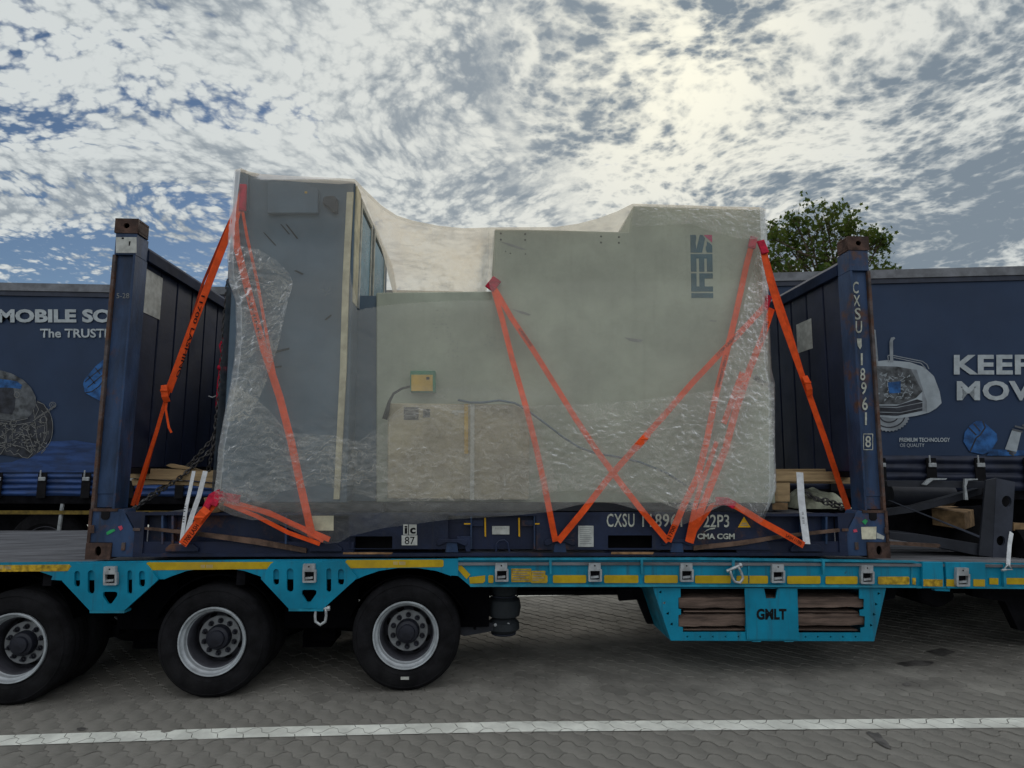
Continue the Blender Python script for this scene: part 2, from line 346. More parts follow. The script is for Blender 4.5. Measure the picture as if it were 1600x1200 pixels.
def link_mesh(name, me, parent=None, bevel=0, smooth=False, loc=None, label=None, recalc=True):
    if recalc: normals(me)
    o = bpy.data.objects.new(name, me); col.objects.link(o)
    if parent is not None:
        o.parent = parent; off = Vector((0, 0, 0)); p = parent
        while p is not None: off += p.location; p = p.parent
        o.location = -off if loc is None else loc
    elif loc is not None: o.location = loc
    if smooth:
        for p in me.polygons: p.use_smooth = True
        if smooth != True:
            try: me.set_sharp_from_angle(angle=R(smooth))
            except Exception: pass
    if bevel:
        b = o.modifiers.new('bevel', 'BEVEL'); b.width = bevel; b.segments = 1; b.limit_method = 'ANGLE'; b.angle_limit = R(40)
    if label: o['label'] = label
    return o
def part(name, mb, m, parent, **k):
    if m and not mb.mats: mb.mats = [m]
    return link_mesh(name, mb.mesh(name), parent, **k)
def thing(name, label, cat, loc, group=None):
    o = bpy.data.objects.new(name, None); col.objects.link(o); o.location = loc; o.empty_display_size = 0.1
    o['label'] = label; o['category'] = cat
    if group: o['group'] = group
    return o
def solo(name, mb, m, label, cat, group=None, **k):        # a thing that is one mesh, origin at its own lowest point
    if m and not mb.mats: mb.mats = [m]
    b = min(mb.v, key=lambda p: p[2]); mb.v = [(p[0]-b[0], p[1]-b[1], p[2]-b[2]) for p in mb.v]
    o = link_mesh(name, mb.mesh(name), None, loc=b, **k); o['label'] = label; o['category'] = cat
    if group: o['group'] = group
    return o
def struct(name, mb, m, **k):
    o = part(name, mb, m, None, **k); o['kind'] = 'structure'; return o
def copy_part(src, parent, d, me=None):
    c = src.copy(); col.objects.link(c); c.parent = parent; c.location = src.location+Vector(d)
    return c
def curve_mesh(outlines, depth=0.01):
    """flat plate with holes: outlines are lists of 2-D points, the first is the rim"""
    cu = bpy.data.curves.new('plate', 'CURVE'); cu.dimensions = '2D'; cu.fill_mode = 'BOTH'; cu.extrude = depth/2
    for pts in outlines:
        sp = cu.splines.new('POLY'); sp.points.add(len(pts)-1); sp.use_cyclic_u = True
        for i, (x, y) in enumerate(pts): sp.points[i].co = (x, y, 0, 1)
    ob = bpy.data.objects.new('plate', cu); col.objects.link(ob); bpy.context.view_layer.update()
    me = bpy.data.meshes.new_from_object(ob.evaluated_get(bpy.context.evaluated_depsgraph_get()))
    bpy.data.objects.remove(ob); bpy.data.curves.remove(cu); return me
def plate(name, outlines_px, Y, depth, m, parent, **k):
    ol = [[(at(x, y, Y).x, at(x, y, Y).z) for x, y in o] for o in outlines_px]
    me = curve_mesh(ol, depth)
    me.transform(Matrix(((1, 0, 0, 0), (0, 0, -1, Y+depth/2), (0, 1, 0, 0), (0, 0, 0, 1))))
    me.materials.clear(); me.materials.append(MATS[m])
    return link_mesh(name, me, parent, **k)
def slot(x0, y0, x1, y1, n=5):        # rounded vertical slot
    r = (x1-x0)/2; cx = (x0+x1)/2; o = []
    for k in range(n+1): a = PI+PI*k/n; o.append((cx+r*math.cos(a), y0+r+r*math.sin(a)))
    for k in range(n+1): a = PI*k/n; o.append((cx+r*math.cos(a), y1-r+r*math.sin(a)))
    return o
def text_mesh(s, bold=0.0, sx=1.0, spacing=1.0):
    cu = bpy.data.curves.new('t', 'FONT'); cu.body = s; cu.size = 1; cu.offset = bold; cu.extrude = 0.0; cu.space_character = spacing; cu.resolution_u = 3
    ob = bpy.data.objects.new('t', cu); col.objects.link(ob); bpy.context.view_layer.update()
    me = bpy.data.meshes.new_from_object(ob.evaluated_get(bpy.context.evaluated_depsgraph_get()))
    bpy.data.objects.remove(ob); bpy.data.curves.remove(cu)
    vs = np.array([v.co[:2] for v in me.vertices]); lo = vs.min(0); hi = vs.max(0)
    for v in me.vertices: v.co = ((v.co.x-lo[0])/(hi[0]-lo[0]), (v.co.y-lo[1])/(hi[1]-lo[1]), 0)
    return me
def text_on(name, s, o, ux, uz, m, parent, bold=0.0, spacing=1.0, **k):
    """letters filling the parallelogram o + u*ux + v*uz"""
    me = text_mesh(s, bold, spacing=spacing); o = Vector(o); ux = Vector(ux); uz = Vector(uz)
    for v in me.vertices: v.co = o+ux*v.co.x+uz*v.co.y
    me.materials.clear(); me.materials.append(MATS[m])
    return link_mesh(name, me, parent, recalc=False, **k)
def text_px(name, s, x0, y0, x1, y1, Y, m, parent, bold=0.0, spacing=1.0, **k):     # bottom-left and top-right corner in the photograph
    bl = at(x0, y1, Y); br = at(x1, y1, Y); tl = at(x0, y0, Y)
    return text_on(name, s, bl, br-bl, tl-bl, m, parent, bold, spacing, **k)

# ------------------------------------------------------------------ ground: interlocking pavers
SLOPE = 0.024
def gz(X): return -LIFT + SLOPE*(max(-8, min(14, X))-1.0)
g = MB(); xs = [-900, -60, -8, 14, 60, 900]; ys = [-900, -20, 8, 60, 900]
for i in range(5):
    for j in range(4):
        q = [(xs[i], ys[j]), (xs[i+1], ys[j]), (xs[i+1], ys[j+1]), (xs[i], ys[j+1])]
        g.add([(x, y, gz(x)-0.012) for x, y in q], [(0, 1, 2, 3)])
ground = struct('ground', g, 'bedding', recalc=False)
PW, PL = 0.1125, 0.225
def paver_outline():
    f = [(0, 0), (1/8, .011), (3/8, -.011), (1/2, 0), (5/8, .011), (7/8, -.011)]
    h = [(0, 0), (.25, .010), (.75, -.010)]
    o = [(x*PL, y) for x, y in f]+[(PL+d, t*PW) for t, d in h]
    o += [(x*PL, PW+y) for x, y in [(1, 0)]+f[:0:-1]]+[(d, t*PW) for t, d in [(1, 0)]+h[:0:-1]]
    c = Vector((PL/2, PW/2)); out = []
    for p in o:
        v = Vector(p)-c; out.append((v.x*(1-0.009), v.y*(1-0.018)))
    return out
PO = paver_outline(); PA = R(-51)
def paver_mb(simple=False):
    mb = MB(); n = len(PO); ins = 0.975
    top = [(x*ins, y*(ins-0.02), 0.0) for x, y in PO]; mid = [(x, y, -0.0020) for x, y in PO]
    if simple: return mb.add(top, [tuple(range(n))])
    low = [(x, y, -0.02) for x, y in PO]
    return mb.add(top+mid+low, [tuple(range(n))]+[(i, i+n, (i+1) % n+n, (i+1) % n) for i in range(n)]+[(i+n, i+2*n, (i+1) % n+2*n, (i+1) % n+n) for i in range(n)])
cells = []
ca, sa = math.cos(PA), math.sin(PA)
for r_ in range(-110, 110):
    for c_ in range(-60, 60):
        u = (c_+(0.5 if r_ % 2 else 0))*PL; v = r_*PW
        X = 3+u*ca-v*sa; Y = 1+u*sa+v*ca
        if not (-3.5 < Y < 7.5): continue
        d = Vector((X, Y, gz(X)))-CAM; z = d.dot(CF)
        if z < 0.5: continue
        sx = 800+FPX*d.dot(CR)/z; sy = 600-FPX*d.dot(CU)/z
        cells.append((z, X, Y, -60 < sx < 1660 and sy < 1225))
vis = sorted([c for c in cells if c[3]])
near = vis[:300]; nearset = set((c[1], c[2]) for c in near)
pm = paver_mb(); pm.mats = ['paver']; pme = pm.mesh('paving_stone')
for k, (z, X, Y, _) in enumerate(near):
    o = bpy.data.objects.new('paving_stone', pme); col.objects.link(o); o.parent = ground
    o.location = (X, Y, gz(X)+random.gauss(0, 0.0012)); o.rotation_euler = (random.gauss(0, 0.002), random.gauss(0, 0.002)-math.atan(SLOPE), PA)
rest = MB(); n = len(PO)
for z, X, Y, vf in cells:
    if (X, Y) in nearset or z > 12: continue
    dz = random.gauss(0, 0.001)
    src = pm.v if z < 7.0 else pm.v[:2*n]
    fs = pm.f if z < 7.0 else pm.f[:1+n]
    rest.add([(X+x*ca-y*sa, Y+x*sa+y*ca, gz(X+x*ca)+zc+dz) for x, y, zc in src], fs)
o = part('paving_stones_beyond', rest, 'paver', ground); o['kind'] = 'stuff'; o.name = 'paving_stone_field'
# far paving the pieces of which are too small to tell apart
far = MB()
for x0, x1 in ((-900, -8), (-8, 14), (14, 900)):
    far.add([(x0, 7.6, gz(x0)-0.002), (x1, 7.6, gz(x1)-0.002), (x1, 11, gz(x1)-0.002), (x0, 11, gz(x0)-0.002)], [(0, 1, 2, 3)])
for x0, x1 in ((-900, -8), (14, 900)):
    far.add([(x0, -40, gz(x0)-0.004), (x1, -40, gz(x1)-0.004), (x1, 7.6, gz(x1)-0.004), (x0, 7.6, gz(x0)-0.004)], [(0, 1, 2, 3)])
struct('far_paving', far, 'paver', recalc=False)
ap = MB()
for x0, x1 in ((-900, -8), (-8, 14), (14, 900)):
    ap.add([(x0, 11, gz(x0)+0.003), (x1, 11, gz(x1)+0.003), (x1, 900, gz(x1)+0.003), (x0, 900, gz(x0)+0.003)], [(0, 1, 2, 3)])
struct('concrete_apron', ap, 'apron', recalc=False)
# painted lines lie on the stones: every stone's top clipped to the stripe
def clip(poly, a, b, c):         # keep a*x+b*y<=c
    out = []
    for i in range(len(poly)):
        p, q = poly[i], poly[(i+1) % len(poly)]; dp = a*p[0]+b*p[1]-c; dq = a*q[0]+b*q[1]-c
        if dp <= 0: out.append(p)
        if dp*dq < 0:
            t = dp/(dp-dq); out.append((p[0]+(q[0]-p[0])*t, p[1]+(q[1]-p[1])*t))
    return out
def stripe(name, top, bot, worn):
    mb = MB()
    for i in range(len(top)-1):
        x0, y0 = top[i]; x1, y1 = top[i+1]; b0 = bot[i][1]; b1 = bot[i+1][1]
        st = (y1-y0)/(x1-x0); sb = (b1-b0)/(x1-x0)
        for z, X, Y, _ in cells:
            if X < x0-.3 or X > x1+.3 or Y < min(b0, b1)-.3 or Y > max(y0, y1)+.3: continue
            poly = [(X+(x*ca-y*sa)*.985, Y+(x*sa+y*ca)*.985) for x, y in PO]
            poly = clip(poly, -1, 0, -x0); poly = clip(poly, 1, 0, x1) if poly else []
            poly = clip(poly, -st, 1, y0-st*x0) if poly else []
            poly = clip(poly, sb, -1, -(b0-sb*x0)) if poly else []
            if len(poly) > 2: mb.add([(x, y, gz(x)+0.0045) for x, y in poly], [tuple(range(len(poly)))])
    return struct(name, mb, 'road_paint', recalc=False)
def gpt(px, py):
    p = atz(px, py, -LIFT)
    for _ in range(4): p = atz(px, py, gz(p.x))
    return (p.x, p.y)
T = [gpt(x, y) for x, y in ((-60, 1152), (400, 1137.5), (800, 1128.5), (1200, 1126), (1680, 1122))]
B = [gpt(x, y) for x, y in ((-60, 1168), (400, 1153), (800, 1144.5), (1200, 1142), (1680, 1138.5))]
T = [(-4, T[0][1]-.1)]+T+[(12, T[-1][1])]; B = [(-4, B[0][1]-.1)]+B+[(12, B[-1][1])]
stripe('painted_line', T, B, 0.1)
stripe('far_painted_line', [(-3, 3.30), (12, 3.10)], [(-3, 3.14), (12, 2.94)], 0.2)
# oil spots
for pts in ([(1350, 1143), (1372, 1146), (1384, 1158), (1394, 1171), (1380, 1167), (1366, 1157)], [(120, 1139), (127, 1137), (135, 1138), (130, 1143), (123, 1143)],
            [(1400, 1037), (1430, 1032), (1460, 1034), (1450, 1041), (1415, 1042)], [(1448, 1018), (1470, 1013), (1492, 1019), (1475, 1026)], [(1410, 1069), (1417, 1067), (1424, 1071), (1415, 1073)]):
    c = [gpt(*p) for p in pts]; mb = MB(); cx = sum(p[0] for p in c)/len(c); cy = sum(p[1] for p in c)/len(c); ring = []
    for i in range(len(c)):
        p, q = c[i], c[(i+1) % len(c)]
        for t in (0, .33, .66):
            x = p[0]+(q[0]-p[0])*t; y = p[1]+(q[1]-p[1])*t; s_ = 1+random.uniform(-.12, .12); ring.append((cx+(x-cx)*s_, cy+(y-cy)*s_))
    mb.add([(x, y, gz(x)+0.004) for x, y in ring], [tuple(range(len(ring)))]); struct('oil_stain', mb, 'oil', recalc=False)

# ------------------------------------------------------------------ low-bed trailer
YS = -0.12                         # side of the trailer
def deck_z(X): return -0.012-0.0016*(X-3.0)**2
trailer = thing('lowbed_trailer', 'blue low-bed trailer with yellow reflective strips, carrying the blue flat rack and wrapped press', 'trailer', (3, 1.1, -0.95))
DX = [-6, -4, -2, -1, 0, 1, 2, 3, 4, 5, 6, 7, 8, 10, 12]
def deck_zc(X): return deck_z(X) if -1.5 < X < 8 else deck_z(-1.5 if X < 0 else 8)
nb = 9; y0 = YS+0.10; bw = (2.56-0.20)/nb
for i in range(nb):
    mb = MB(); a = y0+i*bw+0.006; b = y0+(i+1)*bw-0.006
    for j in range(len(DX)-1):
        p, q = DX[j], DX[j+1]
        mb.add([(p, a, deck_zc(p)), (q, a, deck_zc(q)), (q, b, deck_zc(q)), (p, b, deck_zc(p)), (p, a, deck_zc(p)-.04), (q, a, deck_zc(q)-.04), (q, b, deck_zc(q)-.04), (p, b, deck_zc(p)-.04)],
               [(0, 1, 2, 3), (4, 7, 6, 5), (0, 4, 5, 1), (3, 2, 6, 7)])
    part('deck_board', mb, 'deck', trailer)
mb = MB()
for (a, b) in ((YS+.002, YS+.094), (YS+2.56-.094, YS+2.558)):
    for j in range(len(DX)-1):
        p, q = DX[j], DX[j+1]; z = lambda x: deck_zc(x)+.003
        mb.add([(p, a, z(p)), (q, a, z(q)), (q, b, z(q)), (p, b, z(p)), (p, a, z(p)-.02), (q, a, z(q)-.02), (q, b, z(q)-.02), (p, b, z(p)-.02)],
               [(0, 1, 2, 3), (4, 7, 6, 5), (0, 4, 5, 1), (3, 2, 6, 7)])
part('deck_edge_rail', mb, 'deck', trailer)
# near side: fascia over the wheels (left of 715 px) with arches
fas = [(-260, 884), (0, 879), (400, 874.5), (716, 873), (716, 900), (705, 899)]
def arch(cx): return [(cx+80, 905), (cx+68, 900), (cx+45, 892), (cx+15, 887.5), (cx-15, 887.5), (cx-45, 892), (cx-68, 900), (cx-80, 905)]
fas += arch(637)[1:]+arch(337)+[(97, 907), (80, 906)]+arch(14)[1:]+[(-200, 910), (-260, 912)]
plate('side_fascia', [fas], YS, 0.012, 'teal', trailer)
for gx, gd in ((0, 0), (311, -3)):
    rim = [(112, 884), (118, 880), (224, 880), (230, 884), (247, 905), (245, 908), (193, 955), (141, 955), (97, 908), (97, 905)]
    holes = [slot(116, 892, 125, 917), slot(137, 891, 147.5, 928), slot(199, 891, 206.5, 928), slot(217, 892, 226.5, 917),
             [(161, 926), (164, 924.5), (180, 924.5), (183.5, 926), (183, 931), (174.5, 943), (170, 944), (168, 943), (160.5, 931)]]
    f = lambda P: [(x+gx, y+gd) for x, y in P]
    plate('gusset_plate', [f(rim)]+[f(h) for h in holes], YS-0.022, 0.02, 'teal', trailer, bevel=0.003)
    mb = MB(); mb.pp(f([(140, 954), (194, 954), (194, 958), (140, 958)]), YS-0.022, 0.09); part('gusset_lip', mb, 'teal_edge', trailer)
# main side beam right of 690 px
def beam(x0, x1, name='side_beam', yo=0.0):
    o = [(x0, 873), (x1, 873+max(0, (x1-1100))*0.014), (x1, 916+max(0, (x1-1100))*0.006), (x0, 916)]
    mb = MB(); mb.pp(o, YS+.018+yo, 0.012); return part(name, mb, 'teal', trailer)
mb = MB(); mb.pp([(690, 873), (1100, 872.5), (1432, 877.5), (1432, 917), (1100, 916), (735, 916), (716, 900), (705, 899)], YS+.02, 0.014); part('side_beam', mb, 'teal', trailer)
mb = MB(); mb.pp([(1432, 877.5), (1442, 878), (1540, 879), (1545, 879.5), (1700, 881), (1700, 918), (1545, 918), (1540, 920), (1442, 919), (1432, 917)], YS+.02, 0.014); part('side_beam_front', mb, 'teal', trailer)
mb = MB(); mb.pp([(1442, 878), (1473.5, 878.3), (1476, 919.5), (1442, 919)], YS-.012, 0.03); mb.pp([(1477.5, 878.4), (1540, 879), (1540, 920), (1480, 919.5)], YS-.012, 0.03); part('coupling_cover', mb, 'teal', trailer, bevel=.003)
mb = MB(); mb.pp([(716, 873), (1100, 872.3), (1432, 877), (1432, 879.5), (1100, 875), (716, 875.5)], YS-.006, 0.05); part('upper_flange', mb, 'teal_edge', trailer)
mb = MB(); mb.pp([(733, 913.5), (1100, 914), (1432, 915.5), (1432, 918.5), (1100, 917), (735, 917)], YS-.01, 0.10); mb.pp([(1432, 916), (1700, 918), (1700, 921), (1432, 919)], YS-.004, 0.10); part('lower_flange', mb, 'teal_edge', trailer)
for x in (860, 1003, 1146, 1287, 1570):
    mb = MB(); mb.pp([(x-2, 874), (x+2, 874), (x+2, 896), (x-1, 898)], YS-.015, 0.04) if x < 1500 else mb.pp([(x-2, 880), (x+2, 880), (x+3, 917), (x-1, 917)], YS-.004, 0.03)
    part('web_stiffener', mb, 'teal_edge', trailer)
for x in (1170, 1425): mb = MB(); mb.pp([(x-1, 877), (x+1, 877), (x+1, 914), (x-1, 914)], YS+.012, 0.02); part('web_stiffener', mb, 'teal_edge', trailer)
# wheel-arch mudguards (dark, inboard of the fascia)
for cx in (14, 337, 637):
    c = at(cx, 1000, 0.0); mb = MB(); rr = 0.455; pr = []
    for k in range(13):
        a = PI*(0.10+0.80*k/12); pr.append((c.x+rr*math.cos(a), c.z+rr*math.sin(a)))
    for k in range(12):
        (xa, za), (xb, zb) = pr[k], pr[k+1]
        mb.add([(xa, 0.0, za), (xb, 0.0, zb), (xb, .62, zb), (xa, .62, za), (xa*.99+c.x*.01, 0.0, za+.012), (xb*.99+c.x*.01, 0.0, zb+.012), (xb*.99+c.x*.01, .62, zb+.012), (xa*.99+c.x*.01, .62, za+.012)], [(0, 1, 2, 3), (4, 7, 6, 5), (0, 4, 5, 1), (2, 6, 7, 3), (1, 5, 6, 2), (0, 3, 7, 4)])
    part('mudguard', mb, 'deep_black', trailer)
for xa, xb in ((-1.35, -.9), (.2, .62), (1.42, 1.96), (2.6, 2.95)):
    mb = MB(); mb.box(xa, xb, .12, .14, -.52, -.09); part('wheel_shade_panel', mb, 'deep_black', trailer)  # added black panels standing in for the shade between the wheels
# reflective strips
def tp(pts, m='tape', Y=None):
    mb = MB(); mb.pp(pts, (YS-.0035 if Y is None else Y), 0.003); return part('reflective_strip', mb, m, trailer)
tp([(-90, 884), (108, 882), (111, 885), (106, 892.5), (-90, 894)], 'tape_worn')
tp([(229, 880), (231, 878.5), (432, 878), (433, 889), (231, 891), (229, 889)])
tp([(540, 877), (542, 875), (691, 874.5), (693, 876), (693, 884), (691, 886), (542, 888), (540, 886)])
tp([(706, 879), (713, 875), (735, 898), (729, 905)], Y=YS+.012)
tp([(733, 902), (758, 899), (758, 908), (755, 911), (734, 912)], Y=YS+.012)
for a, b in ((763, 771), (829, 855.5), (864, 916), (944, 997.5), (1007, 1059), (1086, 1142), (1151, 1200), (1230, 1282), (1290, 1340), (1372, 1421)):
    d = max(0, (a-1000))*0.006; m = 'tape_worn' if a in (1372,) else 'tape'
    tp([(a, 900+d), (a+1.5, 898.7+d), (b-1.5, 898.7+d), (b, 900+d), (b, 909.5+d), (b-1.5, 911+d), (a+1.5, 911+d), (a, 909.5+d)], m, Y=YS+.012)
for a, b, m in ((1443, 1473, 'tape_worn'), (1479, 1493, 'tape'), (1521, 1539, 'tape')): tp([(a, 905), (b, 905.5), (b, 916.5), (a, 916)], m, Y=YS-.0165)
tp([(1425, 903), (1431, 903), (1431, 914), (1425, 913)], 'tape_worn', Y=YS+.012)
for a, b in ((1546, 1560), (1571, 1625)): tp([(a, 903), (b, 903.5), (b, 913.5), (a, 913)], 'tape', Y=YS+.012)
for x, y in ((8, 887), (323, 885), (624, 880)):
    text_px('strip_print', '|||| ||||||', x-9, y-2.5, x+9, y+2.5, YS-.0045, 'placard', trailer)
lb = MB(); lb.rp(799, 888.5, 830, 909.5, YS+.012, .003); l1 = part('maker_label', lb, 'cream_strip', trailer); MATS_L = l1
lb = MB(); lb.rp(830.5, 892, 852, 909.5, YS+.011, .003); l2 = part('maker_label', lb, 'cream_strip', trailer)
l1.data.materials[0] = MATS['tape_worn']; l2.data.materials[0] = MATS['tape_worn']
mb = MB()
for k, (a, b, y) in enumerate(((801, 828, 891.5), (801, 824, 895.5), (801, 827, 899), (801, 820, 902.5), (801, 826, 906), (832, 850, 895), (832, 846, 899), (832, 850, 903), (832, 842, 906.5))):
    mb.rp(a, y-.5, b, y+.5, YS+.0095, .001)
part('label_print', mb, 'ink_grey', trailer)
# twist-lock housings with a slot, one on each gusset and along the beam
def bracket(x0, y0, Y):
    mb = MB(); wd = 21; fr = []
    rim = [(x0+1, y0), (x0+wd-2, y0), (x0+wd-2, y0+9), (x0+wd, y0+10), (x0+wd, y0+28), (x0+wd-1, y0+29), (x0+1, y0+29), (x0, y0+28), (x0, y0+12)]
    hole = [(x0+3, y0+12), (x0+wd-3, y0+12), (x0+wd-3, y0+26), (x0+3, y0+26)]
    b = plate('lock_housing', [rim, hole], Y, 0.03, 'galv', trailer, bevel=.002)
    m2 = MB(); m2.rp(x0+3, y0+12, x0+wd-3, y0+26, Y+.028, .01); part('lock_recess', m2, 'black', b)
    m3 = MB(); m3.pp([(x0+4, y0+20.5), (x0+wd-5, y0+19.5), (x0+wd-5, y0+23), (x0+4, y0+24)], Y+.010, .015); part('lock_handle', m3, 'galv', b)
    m4 = MB(); c = at(x0+10, y0+4, Y-.001); m4.lathe([(0.006, 0), (0.006, .002)], (c.x, Y-.001, c.z), 10); m4.add([(c.x+.006*math.cos(k*PI/4), Y-.0012, c.z+.006*math.sin(k*PI/4)) for k in range(8)], [tuple(range(8))])
    part('lock_bolt', m4, 'ink', b)
for x, y in ((161, 885.5), (472.5, 881.5)): bracket(x, y, YS-.055)
for x in (773.5, 919.5, 1063, 1206, 1345.5): bracket(x, 880+max(0, x-1050)*.012, YS-.012)
bracket(1495, 887.5, YS-.044)
# wheels
def wheel(cx, cy, Yf, Rt, parent, name='wheel', far=False):
    c = at(cx, cy, Yf) if not isinstance(cx, Vector) else cx
    wr = bpy.data.objects.new(name, None); col.objects.link(wr); wr.parent = parent
    wr.location = c-parent.location; wr.empty_display_size = .1
    prof = [(.232, .03), (.240, .008), (.262, -.006), (.300, -.014), (.345, -.012), (.372, .004), (.386, .022), (.392, .045), (.393, .12), (.392, .20), (.386, .222), (.345, .258), (.26, .25), (.232, .22)]
    prof = [((r if r < .3 else r)*Rt/.393 if r > .3 else r, h) for r, h in prof]
    mb = MB(); mb.lathe(prof, (0, 0, 0), 64, closed=True)
    mb.v = [(x, y, max(z, -.3865)) for x, y, z in mb.v]
    t = part('tyre', mb, 'tyre', wr, smooth=40, loc=(0, 0, 0))
    mb = MB(); gr = []
    for k in range(3): mb.lathe([(Rt+.001, .06+k*.055), (Rt+.001, .068+k*.055)], (0, 0, 0), 64)
    mb.v = [(x, y, max(z, -.3862)) for x, y, z in mb.v]
    part('tread_groove', mb, 'black', t, loc=(0, 0, 0))
    mb = MB(); mb.lathe([(.352*Rt/.393, -.0125), (.356*Rt/.393, -.0145), (.360*Rt/.393, -.0115)], (0, 0, 0), 64); mb.lathe([(.268, -.007), (.272, -.0105), (.276, -.008)], (0, 0, 0), 64)
    part('sidewall_rib', mb, 'tyre', t, loc=(0, 0, 0), smooth=True)
    mb = MB(); mb.lathe([(.236, .03), (.238, -.004), (.234, -.010), (.226, -.008), (.222, .006), (.217, .016), (.207, .022), (.203, .034), (.203, .050), (.197, .058)], (0, 0, 0), 64)
    part('rim', mb, 'rim', wr, smooth=35, loc=(0, 0, 0))
    mb = MB(); mb.lathe([(.197, .058), (.190, .066), (.187, .075), (.189, .080), (.186, .088), (.184, .21), (.20, .24)], (0, 0, 0), 64); part('rim_barrel', mb, 'rim_dish', wr, smooth=35, loc=(0, 0, 0))
    dz = .150
    mb = MB(); mb.lathe([(.187, dz+.07), (.184, dz+.045), (.170, dz+.035), (.148, dz-.002), (.140, dz-.006), (.080, dz-.006)], (0, 0, 0), 64)
    dish = part('wheel_dish', mb, 'rim_dish', wr, smooth=35, loc=(0, 0, 0))
    mb = MB(); mb.lathe([(.150, dz-.001), (.146, dz-.010), (.070, dz-.010)], (0, 0, 0), 48); part('hub_face', mb, 'hub_face', wr, smooth=35, loc=(0, 0, 0))
    mb = MB()
    for k in range(8):
        a = 2*PI*(k+.5)/8; e = []
        for q in range(12):
            b = 2*PI*q/12; rr = .160+.013*math.sin(b); aa = a+.17*math.cos(b); e.append((rr*math.cos(aa), dz+.0125+(rr-.160)*1.68, rr*math.sin(aa)))
        mb.add(e, [tuple(range(12))])
    hh = part('hand_hole', mb, 'ink', wr, loc=(0, 0, 0)); hh['kind'] = 'stuff'
    mb = MB(); mb.lathe([(.088, dz-.010), (.086, dz-.045), (.078, dz-.060), (.058, dz-.066), (.054, dz-.082), (.0, dz-.086)], (0, 0, 0), 32); part('hub_cap', mb, 'hub_dark', wr, smooth=35, loc=(0, 0, 0))
    mb = MB(); mc = MB()
    for k in range(10):
        a = 2*PI*k/10+.3; p = Vector((.113*math.cos(a), 0, .113*math.sin(a)))
        mb.lathe([(.016, dz-.010), (.016, dz-.026), (.011, dz-.030)], p, 6); mb.lathe([(.0095, dz-.026), (.0095, dz-.044), (0, dz-.045)], p, 8)
        mc.lathe([(.0205, dz-.0105), (.0205, dz-.013), (.015, dz-.013)], p, 12)
    nn = part('wheel_nuts', mb, 'hub_dark', wr, loc=(0, 0, 0)); nn['kind'] = 'stuff'; nw = part('nut_washers', mc, 'rim_dish', wr, loc=(0, 0, 0)); nw['kind'] = 'stuff'
    return wr
WY = -0.085
wpos = [(18, 1012), (331, 1003), (634, 993)]
for cx, cy in wpos:
    c = at(cx, cy, WY); c.z = gz(c.x)+.3865+.0005
    wh = wheel(c, 0, 0, .393, trailer)
    for yy, nm in ((.30, 'inner'), (1.62, 'far_inner'), (2.02, 'far_outer')):
        w2 = bpy.data.objects.new('wheel', None); col.objects.link(w2); w2.parent = trailer; w2.location = wh.location+Vector((0, yy, 0))
        for ch in wh.children:
            if ch.name.startswith(('tyre', 'rim')):
                cc = ch.copy(); col.objects.link(cc); cc.parent = w2
    mb = MB(); mb.tube([(c.x, .10, c.z), (c.x, 2.2, c.z)], .075, 12); part('axle', mb, 'black', trailer)
# small white tyre sticker on the third wheel
mb = MB(); mb.rp(626, 1057.5, 639, 1062, WY-.016, .002); part('tyre_sticker', mb, 'placard', trailer)
# chassis: longitudinal beams, cross members, hangers
mb = MB()
for y in (.62, 1.62):
    mb.box(-6, 12, y-.07, y+.07, -.10, -.06); mb.box(-6, 12, y-.012, y+.012, -.34, -.10); mb.box(-6, 12, y-.07, y+.07, -.375, -.34)
part('chassis_rail', mb, 'black', trailer)
for x in [-1.2, -.2, .45, 1.15, 1.75, 2.9, 3.6, 4.3, 5.0, 5.7, 6.4, 7.1]:
    mb = MB(); mb.box(x-.03, x+.03, YS+.04, YS+2.5, -.17, -.06); part('cross_member', mb, 'black', trailer)
for x in (-.98, .33, 1.62):
    mb = MB(); mb.box(x-.12, x+.10, .35, .72, -.72, -.30); mb.box(x-.04, x+.14, .30, .34, -.66, -.36); part('spring_hanger', mb, 'deep_black', trailer)
for x in (-.7, .62, 1.97):
    for y in (.55, 1.7):
        mb = MB(); mb.prism([(x-.35, y-.05, -.62), (x+.55, y-.05, -.70), (x+.72, y-.05, -.66), (x+.72, y-.05, -.58), (x+.5, y-.05, -.56), (x-.3, y-.05, -.48)], (0, .10, 0)); part('trailing_arm', mb, 'black', trailer)
# front air spring, its arm and bracket (between the third wheel and the open bay)
c = at(787, 950, .25); mb = MB(); mb.lathe([(.09, .28), (.11, .27), (.105, .19), (.085, .175), (.125, .15), (.135, .09), (.125, .03), (.085, .01), (.12, -.02), (.125, -.07), (.09, -.10), (0, -.10)], (c.x, .25, c.z-.08), 24, 'z')
air = part('air_spring', mb, 'rubber', trailer, smooth=30)
mb = MB(); mb.lathe([(.112, .185), (.116, .18), (.112, .175)], (c.x, .25, c.z-.08), 24, 'z'); mb.lathe([(.09, -.1), (.10, -.105), (.09, -.115)], (c.x, .25, c.z-.08), 24, 'z'); part('girdle_ring', mb, 'charcoal_light', air)
mb = MB(); mb.pp([(718, 958), (730, 948), (752, 975), (798, 970), (800, 975), (786, 982), (760, 988), (725, 994), (715, 990)], .16, .06); part('trailing_arm', mb, 'charcoal', trailer)
mb = MB(); mb.pp([(716, 918), (766, 918), (762, 975), (740, 985), (718, 990)], .30, .04); part('hanger_plate', mb, 'black', trailer)
for x, y in ((742, 981), (774, 976), (794, 975)):
    c = at(x, y, .155); mb = MB(); mb.lathe([(.012, 0), (.012, -.012), (0, -.014)], c, 8); part('bolt', mb, 'galv' if x > 750 else 'black', trailer)
